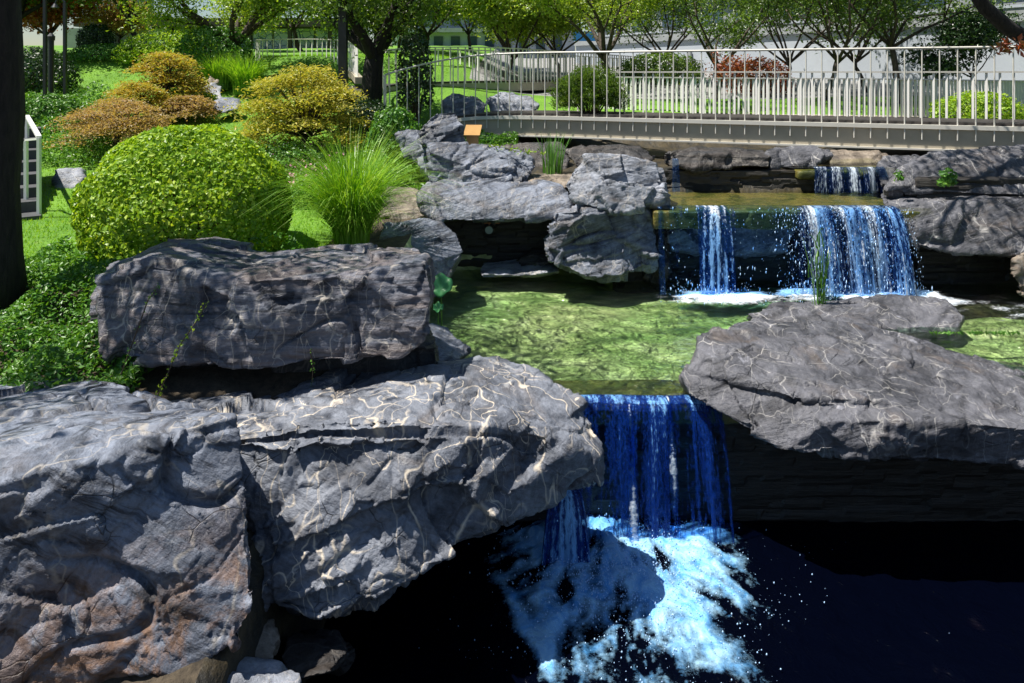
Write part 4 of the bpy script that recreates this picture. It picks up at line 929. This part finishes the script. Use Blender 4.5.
# trees
# near-left trunk with its crown above the frame
tr = tree('shade_tree', 'thick dark trunk at the left edge of the lawn with leaves above', G(2, 5.6), 5.6, 3.3, 6.0, 1.1, M['lf_tree2'], M['bark_dark'], .155, 4600, .08, 6, .45, (.08, -.15), 3, seed=5, clump=.30, first=[-.2, -.6, -1.0, -1.5, -2.0, .2])
for lb, px, Y, th, H, sp, ml, mbk, r0, nl, ls, limbs, sd, kw in [
    ('slim tree with thin straight trunk before the glass pavilion', 141, 18, 1.0, 3.3, .8, 'lf_tree', 'bark', .10, 9000, .12, 5, 11, {}),
    ('many branched tree with sunlit leaves above the grass tufts', 233, 15.5, 0.75, 3.4, 1.0, 'lf_tree', 'bark', .19, 13000, .085, 7, 12, {}),
    ('stout dark forked tree behind the golden maple', 367, 12.6, 1.35, 3.3, .95, 'lf_tree2', 'bark_dark', .30, 9000, .08, 6, 13, {}),
    ('forked dark tree rising behind the middle of the bridge', 612, 16.5, 1.0, 4.2, .9, 'lf_tree', 'bark', .17, 11000, .09, 6, 14, {}),
    ('young branching tree behind the bridge right of centre', 718, 15.5, 0.8, 4.0, 1.0, 'lf_tree2', 'bark', .11, 8000, .085, 6, 15, {}),
    ('slender tree with spreading dark branches before the white wall', 826, 15, 0.9, 4.2, 1.1, 'lf_tree2', 'bark', .10, 11000, .08, 6, 16, {}),
    ('straight trunked tree before the white wall near the right', 901, 14.5, 1.3, 4.4, 1.0, 'lf_tree2', 'bark', .12, 9000, .08, 6, 17, {}),
    ('small dense magnolia in front of the white wall', 968, 14.5, .7, 2.15, 1.1, 'lf_dark', 'bark', .05, 6000, .09, 6, 18, {'clump': .16}),
    ('light green tree behind the rear bridge left part', 505, 20, 0.6, 3.9, 1.1, 'lf_tree', 'bark', .09, 15000, .12, 7, 19, {}),
    ('pale leafy tree between the forked trees behind the bridge', 560, 23, 0.7, 4.4, 1.1, 'lf_tree', 'bark', .09, 13000, .14, 7, 20, {}),
    ('sunlit tree behind the stout forked tree', 425, 21, 0.6, 3.9, 1.1, 'lf_tree', 'bark', .10, 14000, .13, 7, 21, {}),
    ('leafy tree far behind the curved white railing', 300, 24, 0.8, 3.6, 1.1, 'lf_tree', 'bark', .12, 13000, .14, 7, 22, {}),
    ('red orange maple tree at the upper left behind thin poles', 52, 19, 0.5, 2.2, 1.0, 'lf_red', 'bark', .10, 11000, .12, 6, 23, {}),
    ('tall green tree at the far upper left', 8, 17, 1.0, 3.0, 1.0, 'lf_tree2', 'bark_dark', .16, 9000, .11, 6, 24, {}),
    ('bright leafy tree before the pale apartment block', 470, 27, .7, 4.2, 1.1, 'lf_tree', 'bark', .09, 9000, .14, 7, 34, {}),
    ('sunlit tree between the stout forked tree and the pale apartment block', 398, 26, .7, 4.0, 1.1, 'lf_tree', 'bark', .09, 9000, .14, 7, 35, {}),
    ('leafy dark tree farther back between the forked and young trees', 668, 20, .7, 4.4, 1.1, 'lf_tree2', 'bark', .10, 9000, .11, 7, 31, {'clump': .3}),
    ('dark leafy tree farther back behind the slender tree', 785, 19, .7, 4.4, 1.1, 'lf_tree2', 'bark', .10, 9000, .11, 7, 32, {'clump': .3}),
    ('loose dark tree close to the wall behind the straight trunk', 868, 17.5, .8, 4.2, 1.1, 'lf_tree2', 'bark', .10, 8000, .10, 7, 33, {'clump': .28}),
    ('red leaved maple sapling seen through the bridge railing', 742, 13.8, .45, 1.1, 1.2, 'lf_red', 'bark', .03, 900, .07, 5, 25, {'clump': .12}),
    ('small copper maple in front of the glass pavilion', 118, 19.5, .5, 1.6, 1.2, 'lf_orange', 'bark', .04, 2500, .10, 5, 26, {'clump': .2})]:
    tree('tree', lb, G(px, Y), Y, th, H, sp, M[ml], M[mbk], r0*(.7 if px < 600 else .55), int(nl*(2.2 if px < 600 else 1.5)), ls*.9, limbs, 1.5, lean=((sd*37 % 11-5)*.05, (sd*53 % 7-3)*.05), seed=sd, **{'droop': .3, 'clump': .30 if px < 600 else .20, **kw})
# tree off the right edge whose branch crosses the corner
rt = empty('shade_tree', (8.6, 8.6, gz(8.6, 8.6))); tag(rt, 'thick dark branch crossing the upper right corner from a tree outside', 'tree')
mb = MB(); b = gz(8.6, 8.6)
mb.tube([(8.6, 8.6, b-.2), (8.5, 8.5, 2.4), (8.2, 8.4, 3.3), (8.3, 8.2, 4.6), (8.0, 7.8, 5.8)], [.26, .2, .17, .12, .05], 10)
mb.tube([(8.55, 8.5, 2.0), P(1120, 75, 8.3), P(1040, 48, 8.2), P(1008, 28, 8.1), P(985, 8, 8.0), P(972, -12, 8.0), P(950, -60, 8.0), P(900, -120, 7.8)], [.14, .12, .10, .09, .08, .075, .06, .03], 9)
mb.tube([(8.3, 8.2, 4.0), (7.0, 7.4, 4.9), (6, 6.4, 5.4), (5, 5.8, 5.7)], [.09, .07, .05, .02], 7)
mb.tube([P(950, -60, 8.0), P(860, -110, 7.6), P(760, -150, 7.0)], [.05, .03, .015], 6)
mb.build('trunk', M['bark_dark'], rt, smooth=True)
cl = np.array([(7, 7.4, 5.0), (6, 6.4, 5.5), (5, 5.8, 5.8), (6.5, 5.6, 5.6), (4.5, 7.2, 5.4), (5.6, 7.6, 4.9), (8, 7.5, 5.8), (7.6, 8.6, 5.2), (3.6, 6.6, 5.7), (5, 8.4, 5.2), (6.4, 8.8, 4.8), (4.2, 5.2, 6.0), (3.4, 8.0, 5.6)])
n = 15000; k = rng.integers(0, len(cl), n); pts = cl[k]+rng.normal(0, .42, (n, 3))*[1, 1, .5]; leaf_obj('crown', pts, .085, M['lf_tree2'], rt)
# red leaves hanging at the right edge
sprig('red maple spray hanging at the right edge above the railing', [P(1050, 40, 7.4), P(1030, 46, 7.3), P(1012, 48, 7.3), P(1000, 46, 7.3)], 60, .085, M['lf_red'])
sprig('few red maple leaves left of the hanging red spray', [P(1040, 36, 7.5), P(1010, 44, 7.5), P(998, 49, 7.5)], 10, .08, M['lf_red'])

# ------------------------------------------------------------------ footbridges and railings
def dense(path, step):
    path = [Vector(p) for p in path]; out = []; 
    for a, b in zip(path[:-1], path[1:]):
        n = max(1, int((b-a).length/step)); out += [a.lerp(b, i/n) for i in range(n)]
    return out+[path[-1]]
def smooth_path(pts, it=2):
    pts = [Vector(p) for p in pts]
    for _ in range(it):
        q = [pts[0]]
        for a, b in zip(pts[:-1], pts[1:]): q += [a.lerp(b, .25), a.lerp(b, .75)]
        pts = q+[pts[-1]]
    return pts
def walk(path, step):
    out = [path[0].copy()]; acc = 0
    for a, b in zip(path[:-1], path[1:]):
        L = (b-a).length; t = step-acc
        while t <= L: out.append(a.lerp(b, t/L)); t += step
        acc = (acc+L) % step
    return out
def strip(path, offs, z0, z1, mb):
    """extrude a rectangle (lateral offs, heights) along a plan path"""
    V = []; n = len(path)
    for i, p in enumerate(path):
        d = path[min(i+1, n-1)]-path[max(i-1, 0)]; d.z = 0; d.normalize(); s = Vector((-d.y, d.x, 0))
        for o_, z in ((offs[0], z0), (offs[1], z0), (offs[1], z1), (offs[0], z1)): q = p+s*o_; V.append((q.x, q.y, p.z+z))
    Fc = [(i*4+k, i*4+(k+1) % 4, (i+1)*4+(k+1) % 4, (i+1)*4+k) for i in range(n-1) for k in range(4)]+[(0, 1, 2, 3), ((n-1)*4+3, (n-1)*4+2, (n-1)*4+1, (n-1)*4)]
    mb.add(V, Fc)
def railing(root, name, path, zt, zb, step, bw, bd, mat, rmat, round_=False, rail_r=.018, extra=None, turn=0.):
    """path carries the top rail's height in z; balusters hang from it to zb(p) below"""
    mb = MB()
    if round_: mb.tube([tuple(p) for p in path], rail_r, 8)
    else: strip(path, (-.025, .025), -.012, .012, mb)
    if extra: strip([p+Vector((0, 0, extra)) for p in path], (-.012, .012), -.01, .01, mb)
    rail = mb.build(name, rmat, root, smooth=False)
    proto = None; off = parent_world(rail)
    for i, p in enumerate(walk(path, step)):
        L = zb
        if proto is None:
            m = MB()
            if round_: m.tube([(0, 0, -L), (0, 0, -.01)], bw/2, 8)
            else: m.box(-bw/2, bw/2, -bd/2, bd/2, -L, -.01)
            proto = m.build('baluster', mat, smooth=False); o = proto
        else: o = proto.copy(); COL.objects.link(o)
        o.location = p-off; o.parent = rail; o.rotation_euler = (0, 0, turn)
    return rail
# main bridge: plan path follows the near edge, deck side is +Y
near = smooth_path([(G(384, 11.3), 11.3, 2.33), (G(386, 11.9), 11.9, 2.36), (G(405, 12.3), 12.3, 2.46), (G(440, 12.3), 12.3, 2.61), (G(490, 12.0), 12.0, 2.73), (G(640, 11.05), 11.05, 2.73), (G(840, 10.0), 10.0, 2.735), (G(1024, 9.2), 9.2, 2.74), (G(1180, 8.6), 8.6, 2.74)], 3)
br = empty('footbridge', (G(800, 10.2), 10.2, 1.3)); tag(br, 'cream steel footbridge with white baluster railings crossing above the falls', 'bridge')
railing(br, 'railing', near, 0, 1.29, .215, .020, .020, M['rail'], M['rail'], True, .017)
sub = [p for p in near if p.x > G(452, 12.2)]
lo = [Vector((p.x, p.y, p.z-2.74)) for p in sub]
mb = MB(); strip(lo, (.03, .10), 1.32, 1.60, mb); mb.build('girder', M['cream'], br)
mb = MB(); strip(lo, (-.02, .14), 1.602, 1.66, mb); strip(lo, (-.005, .05), 1.30, 1.325, mb); mb.build('flange', M['rail'], br)
mb = MB(); strip(lo, (.06, 1.05), 1.662, 1.70, mb); mb.build('deck', M['deck'], br)
mb = MB(); strip(lo, (.12, 1.0), 1.40, 1.58, mb); strip(lo, (.98, 1.06), 1.3, 1.66, mb); mb.build('underframe', M['cream'], br)
mb = MB()
for px in (500, 1010):
    Yq = 12.1 if px < 600 else 9.7; x = G(px, Yq); mb.tube([(x, Yq+.1, .9), (x, Yq+.1, 1.36)], .12, 14)
mb.build('pier', M['cream'], br, smooth=False)
far = []
for i, p in enumerate(near):
    d = near[min(i+1, len(near)-1)]-near[max(i-1, 0)]; d.z = 0; d.normalize(); s = Vector((-d.y, d.x, 0)); q = p+s*.98; q.z = 2.40
    if p.x > G(545, 11.6): far.append(q)
railing(br, 'far_railing', far, 0, .72, .17, .032, .010, M['white_paint'], M['rail'], False, turn=-R(50))
# rear white picket railing
rp = smooth_path([(G(600, 14.0), 14.0, 2.30), (G(740, 13.2), 13.2, 2.28), (G(900, 12.6), 12.6, 2.27), (G(1024, 13.6), 13.6, 2.22), (G(1100, 15), 15, 2.2)], 2)
fn = empty('picket_railing', (G(800, 13), 13, 1.5)); tag(fn, 'dense sunlit white fin railing behind the footbridge at right', 'railing')
mbp = MB(); strip(rp, (-.05, .35), -.82, -.70, mbp); mbp.build('kerb', M['cream'], fn)
railing(fn, 'top_rail', rp, 0, .76, .09, .048, .012, M['white_paint'], M['rail'], turn=-R(50))
# second footbridge behind
sp_ = smooth_path([(G(371, 13.6), 13.6, 2.68), (G(372, 14.2), 14.2, 2.75), (G(388, 14.8), 14.8, 2.90), (G(440, 15), 15, 2.95), (G(490, 15.4), 15.4, 2.96), (G(560, 18), 18, 2.95), (G(640, 23), 23, 2.90), (G(740, 30), 30, 2.8)], 2)
b2 = empty('footbridge', (G(470, 15.4), 15.4, 1.8)); tag(b2, 'second cream footbridge curving away behind the first one at left', 'bridge')
railing(b2, 'railing', sp_, 0, .82, .17, .030, .02, M['rail'], M['rail'])
lo2 = [Vector((p.x, p.y, p.z-2.96)) for p in sp_]
mb = MB(); strip(lo2, (.02, .12), 1.95, 2.16, mb); mb.build('girder', M['cream'], b2)
mb = MB(); strip(lo2, (.0, 1.5), 2.162, 2.20, mb); mb.build('deck', M['deck'], b2)
q2 = []
for i, p in enumerate(sp_):
    d = sp_[min(i+1, len(sp_)-1)]-sp_[max(i-1, 0)]; d.z = 0; d.normalize(); s = Vector((-d.y, d.x, 0)); q2.append(p+s*1.45)
railing(b2, 'far_railing', q2[10:], 0, .8, .34, .045, .012, M['white_paint'], M['rail'], turn=-R(50))
# curved railing at left
lp = smooth_path([(G(256, 16.2), 16.2, 3.15), (G(262, 17), 17, 3.2), (G(290, 17.4), 17.4, 3.24), (G(330, 17), 17, 3.22), (G(352, 15.8), 15.8, 3.1), (G(358, 14.5), 14.5, 2.95)], 2)
f3 = empty('white_railing', (G(300, 17), 17, 2.4)); tag(f3, 'curved white railing on a kerb behind the golden maple', 'railing')
railing(f3, 'top_rail', lp, 0, .66, .17, .038, .012, M['white_paint'], M['rail'], turn=-R(50))
mb = MB(); strip(lp, (-.06, .10), -.80, -.66, mb); mb.build('kerb', M['cream'], f3)
# far picket at the pavilion
fp = [Vector((G(x, 20), 20, 3.2)) for x in (186, 215)]
f4 = empty('white_fence', (G(200, 20), 20, 2.6)); tag(f4, 'short white picket fence far off before the glass pavilion', 'fence')
railing(f4, 'top_rail', fp, 0, .5, .12, .04, .012, M['white_paint'], M['rail'])

# ------------------------------------------------------------------ timber sign box, lamp, posts, steps
x, y, z = P(474, 141, 9.6); sg = empty('sign_lectern', (x, y, z)); tag(sg, 'yellow timber lectern sign with slanted top on the tall faced block', 'sign')
mb = MB(); w2 = .105
mb.add([(x-w2, y-.06, z-.05), (x+.06, y-.06, z-.05), (x+.06, y+.12, z-.05), (x-w2, y+.12, z-.05), (x-w2, y-.06, z+.09), (x+.06, y-.06, z+.09), (x+.06, y+.12, z+.16), (x-w2, y+.12, z+.16)],
       [(3, 2, 1, 0), (0, 1, 5, 4), (1, 2, 6, 5), (2, 3, 7, 6), (3, 0, 4, 7), (4, 5, 6, 7)]); mb.build('box', M['timber'], sg)
mb = MB(); mb.bar((x-.03, y-.10, z+.085), (x-.01, y+.20, z+.205), .23, .016); mb.build('top_panel', M['timber'], sg)
x, y, z = P(489, 230, 8.2); lm = empty('spotlight', (x, y+.1, z)); tag(lm, 'small round spotlight on a rusty bracket in the dark recess', 'lamp')
mb = MB(); mb.tube([(x, y, z), (x, y+.09, z)], .055, 16); mb.build('housing', M['black_metal'], lm)
mb = MB(); mb.tube([(x, y-.012, z), (x, y-.002, z)], .046, 16); mb.build('lens', M['lens'], lm)
mb = MB(); mb.bar((x-.06, y+.04, z+.085), (x+.13, y+.04, z+.085), .05, .022); mb.bar((x, y+.04, z+.05), (x, y+.04, z+.08), .02, .02); mb.bar((x+.05, y+.05, z+.085), (x+.05, y+.13, z+.085), .03, .02); mb.build('bracket', M['rust_metal'], lm)
def post(label, px, Y, w_, zt, head=None, zb=None):
    x = G(px, Y); b = gz(x, Y) if zb is None else zb; r = empty('lamp_post', (x, Y, b)); tag(r, label, 'lamp post')
    mb = MB(); mb.box(x-w_/2, x+w_/2, Y-w_/2, Y+w_/2, b-.05, zt); mb.build('pole', M['black_metal'], r)
    mb = MB(); mb.box(x-w_*.9, x+w_*.9, Y-w_*.9, Y+w_*.9, b-.04, b+.03); mb.build('base_plate', M['black_metal'], r)
    if head == 'arm':
        mb = MB(); mb.tube([(x, Y, zt), (x-.06, Y, zt+.08), (x-.16, Y, zt+.06), (x-.2, Y, zt-.02)], .02, 8); mb.build('arm', M['black_metal'], r)
        mb = MB(); mb.tube([(x-.2, Y, zt-.02), (x-.2, Y, zt-.10)], [.03, .08], 12); mb.build('lamp_head', M['black_metal'], r)
    else:
        mb = MB(); mb.box(x-w_*.6, x+w_*.6, Y-w_*.6, Y+w_*.6, zt, zt+.5); mb.build('lamp_head', M['lens'], r)
post('thick square black lamp post behind the golden maple', 343, 11.8, .135, 4.4)
post('thin black pole nearest the left trunk', 45, 12.5, .05, 3.9)
post('thin black lamp post with small curved head at upper left', 65, 14, .055, 3.82, 'arm')
x = G(51, 14.0); bl = empty('bollard', (x, 13, gz(x, 13))); tag(bl, 'short black bollard between the two thin poles', 'bollard')
x = G(51, 13); mb = MB(); mb.tube([(x, 13, gz(x, 13)-.05), (x, 13, 3.0)], .05, 10); mb.build('post', M['black_metal'], bl)
mb = MB(); mb.tube([(x, 13, 3.0), (x, 13, 3.08), (x, 13, 3.14)], [.065, .07, .02], 10); mb.build('cap', M['black_metal'], bl)
# steps with handrail
stp = empty('garden_steps', (G(20, 8.4), 8.4, gz(G(20, 8.4), 8.4)-.2)); tag(stp, 'grey stone garden steps climbing behind the left trunk', 'steps')
ud = Vector((-.567, .823, 0)); sd_ = Vector((.823, .567, 0)); p0 = Vector((G(41, 8.0), 8.0, 0))-sd_*.62
for k in range(8):
    z = .72+.125*k; a = p0+ud*.31*k; q = a+ud*.34; a.z = q.z = z-.25; mb = MB(); mb.bar(a, q, 1.24, .5); mb.build('step', M['concrete'], stp)
hr = empty('handrail', (G(34, 8.3), 8.3, .75)); tag(hr, 'white metal handrail beside the garden steps at left', 'handrail')
a = Vector(P(39, 137, 8.1)); a2 = Vector(P(27, 116, 9.6)); mb = MB(); mb.bar(a, a2, .05, .03); mb.build('top_rail', M['white_paint'], hr)
b0 = Vector(P(27, 138, 8.9)); 
for p, zz in ((a, .72), (Vector(P(26, 140, 8.35)), .74), (a2, 1.1)):
    mb = MB(); mb.box(p.x-.017, p.x+.017, p.y-.02, p.y+.02, zz-.06, p.z-.01 if p is not None else 0); mb.build('post', M['white_paint'], hr)
mb = MB(); mb.bar(a-Vector((0, 0, .02)), Vector(P(26, 140, 8.35)), .03, .025); mb.build('cross_bar', M['white_paint'], hr)

# ------------------------------------------------------------------ buildings
# pavilion
pv = empty('glass_pavilion', (G(200, 30), 30, 2.9)); tag(pv, 'long low pavilion with brown roof and patterned glass at upper left', 'building')
zt = EYE+50/F*30; zb = EYE+22/F*30
mb = MB(); mb.box(G(85, 30), G(345, 30), 29.2, 34, zt-.25, zt+.12); mb.build('roof', M['brown_roof'], pv)
mb = MB(); mb.box(G(60, 30), G(345, 30), 30.3, 33, 2.4, zt-.25); mb.build('wall', M['grey_band'], pv)
for px in range(146, 340, 21):
    mb = MB(); mb.box(G(px, 30)+.03, G(px+20, 30)-.03, 30.22, 30.28, zb+.05, zb+.95) ; mb.build('window', M['frost'], pv)
for px in (118, 171, 177, 226, 250, 290, 330):
    mb = MB(); mb.box(G(px, 29.5)-.08, G(px, 29.5)+.08, 29.42, 29.58, 2.2, zt-.25); mb.build('column', M['brown_roof'], pv)
gb = empty('grey_building', (G(95, 34), 34, 2.5)); tag(gb, 'tall grey panelled building corner behind the pavilion at upper left', 'building')
mb = MB(); mb.box(G(85, 34), G(112, 34), 34.2, 38, 2.4, 9); mb.build('wall', M['grey_band'], gb)
mb = MB()
for px in range(86, 112, 4): mb.box(G(px, 34)-.03, G(px, 34)+.03, 34.15, 34.2, 2.4, 9)
mb.build('panel_ribs', M['plaster'], gb)
ab = empty('apartment_building', (G(470, 48), 48, 3)); tag(ab, 'pale apartment block with balconies far behind the trees at centre', 'building')
mb = MB(); mb.box(G(392, 48), G(575, 48), 48, 56, 3, 14); mb.build('wall', M['plaster'], ab)
for k in range(5):
    for px in range(400, 570, 17):
        mb = MB(); mb.box(G(px, 48), G(px+9, 48), 47.9, 47.98, 3.6+2.1*k, 4.9+2.1*k); mb.build('window', M['glass'], ab)
    mb = MB(); mb.box(G(395, 48), G(572, 48), 47.2, 47.99, 5.15+2.1*k, 5.45+2.1*k); mb.build('balcony', M['grey_band'], ab)
# white walled building at right: face runs from far left to near right
wb = empty('white_building', (G(820, 20), 20, 1.8)); tag(wb, 'large white rendered building wall behind the trees at right', 'building')
def slab(mb, A, B, z0, z1, th, off=0.):
    A = Vector(A); B = Vector(B); d = (B-A).normalized(); s = Vector((-d.y, d.x, 0)); 
    if s.y < 0: s = -s
    a0 = A+s*off; b0 = B+s*off; a1 = A+s*(off+th); b1 = B+s*(off+th)
    V = [(q.x, q.y, z) for z in (z0, z1) for q in (a0, b0, b1, a1)]
    mb.add(V, [(3, 2, 1, 0), (4, 5, 6, 7), (0, 1, 5, 4), (1, 2, 6, 5), (2, 3, 7, 6), (3, 0, 4, 7)])
A = Vector((G(575, 34), 34, 0)); B = Vector((G(1130, 15.5), 15.5, 0)); zw = EYE+33/F*34
mb = MB(); slab(mb, A, B, 1.2, zw-.35, .5, .05); mb.build('wall', M['plaster'], wb)
mb = MB(); slab(mb, A, B, zw-.35, zw, .6, -.05); mb.build('parapet', M['grey_band'], wb)
mb = MB(); slab(mb, A, B, zw+.002, zw+.07, .66, -.08); mb.build('coping', M['plaster'], wb)
A2 = A+Vector((1.2, 4, 0)); B2 = B+Vector((1.0, 3.2, 0))
mb = MB(); slab(mb, A2, B2, zw-.5, zw+6, 6, 0); mb.build('upper_wall', M['grey_band'], wb)
dd = (B2-A2).normalized()
for k in range(3):
    for j in range(9):
        a = A2+dd*(1.4+j*2.3); b = a+dd*1.5; mb = MB(); slab(mb, a, b, zw+.5+k*2.0, zw+1.7+k*2.0, .08, -.06)
        wn = mb.build('window', M['glass'], wb)
    mb = MB(); slab(mb, A2, B2, zw+1.95+k*2.0, zw+2.2+k*2.0, .5, -.45); mb.build('balcony_slab', M['plaster'], wb)
# door on white wall and blue sign
d0 = (B-A).normalized(); 
def on_wall(px):
    # intersection of the view ray with the wall line
    k = (px-512)/F; t = (k*A.y-A.x)/(d0.x-k*d0.y); return A+d0*t
q = on_wall(933); mb = MB(); slab(mb, q-d0*.22, q+d0*.22, 1.6, 2.85, .04, -.02); mb.build('door_frame', M['black_metal'], wb)
mb = MB(); slab(mb, q-d0*.12, q+d0*.12, 1.6, 2.70, .02, -.035); mb.build('door', M['plaster'], wb)
q = on_wall(690); mb = MB(); slab(mb, q-d0*.10, q+d0*.10, 1.6, 3.2, .1, -.08); mb.build('downpipe', M['grey_band'], wb)
x, y, z = P(585, 36, 30); bs = MB(); bs.box(x-.5, x+.5, y, y+.1, z-.22, z+.2); o = bs.build('awning', M['blue_sign'], None, loc=(x, y, z-.22)); tag(o, 'small blue canvas panel left of the white building', 'awning')
bs = None
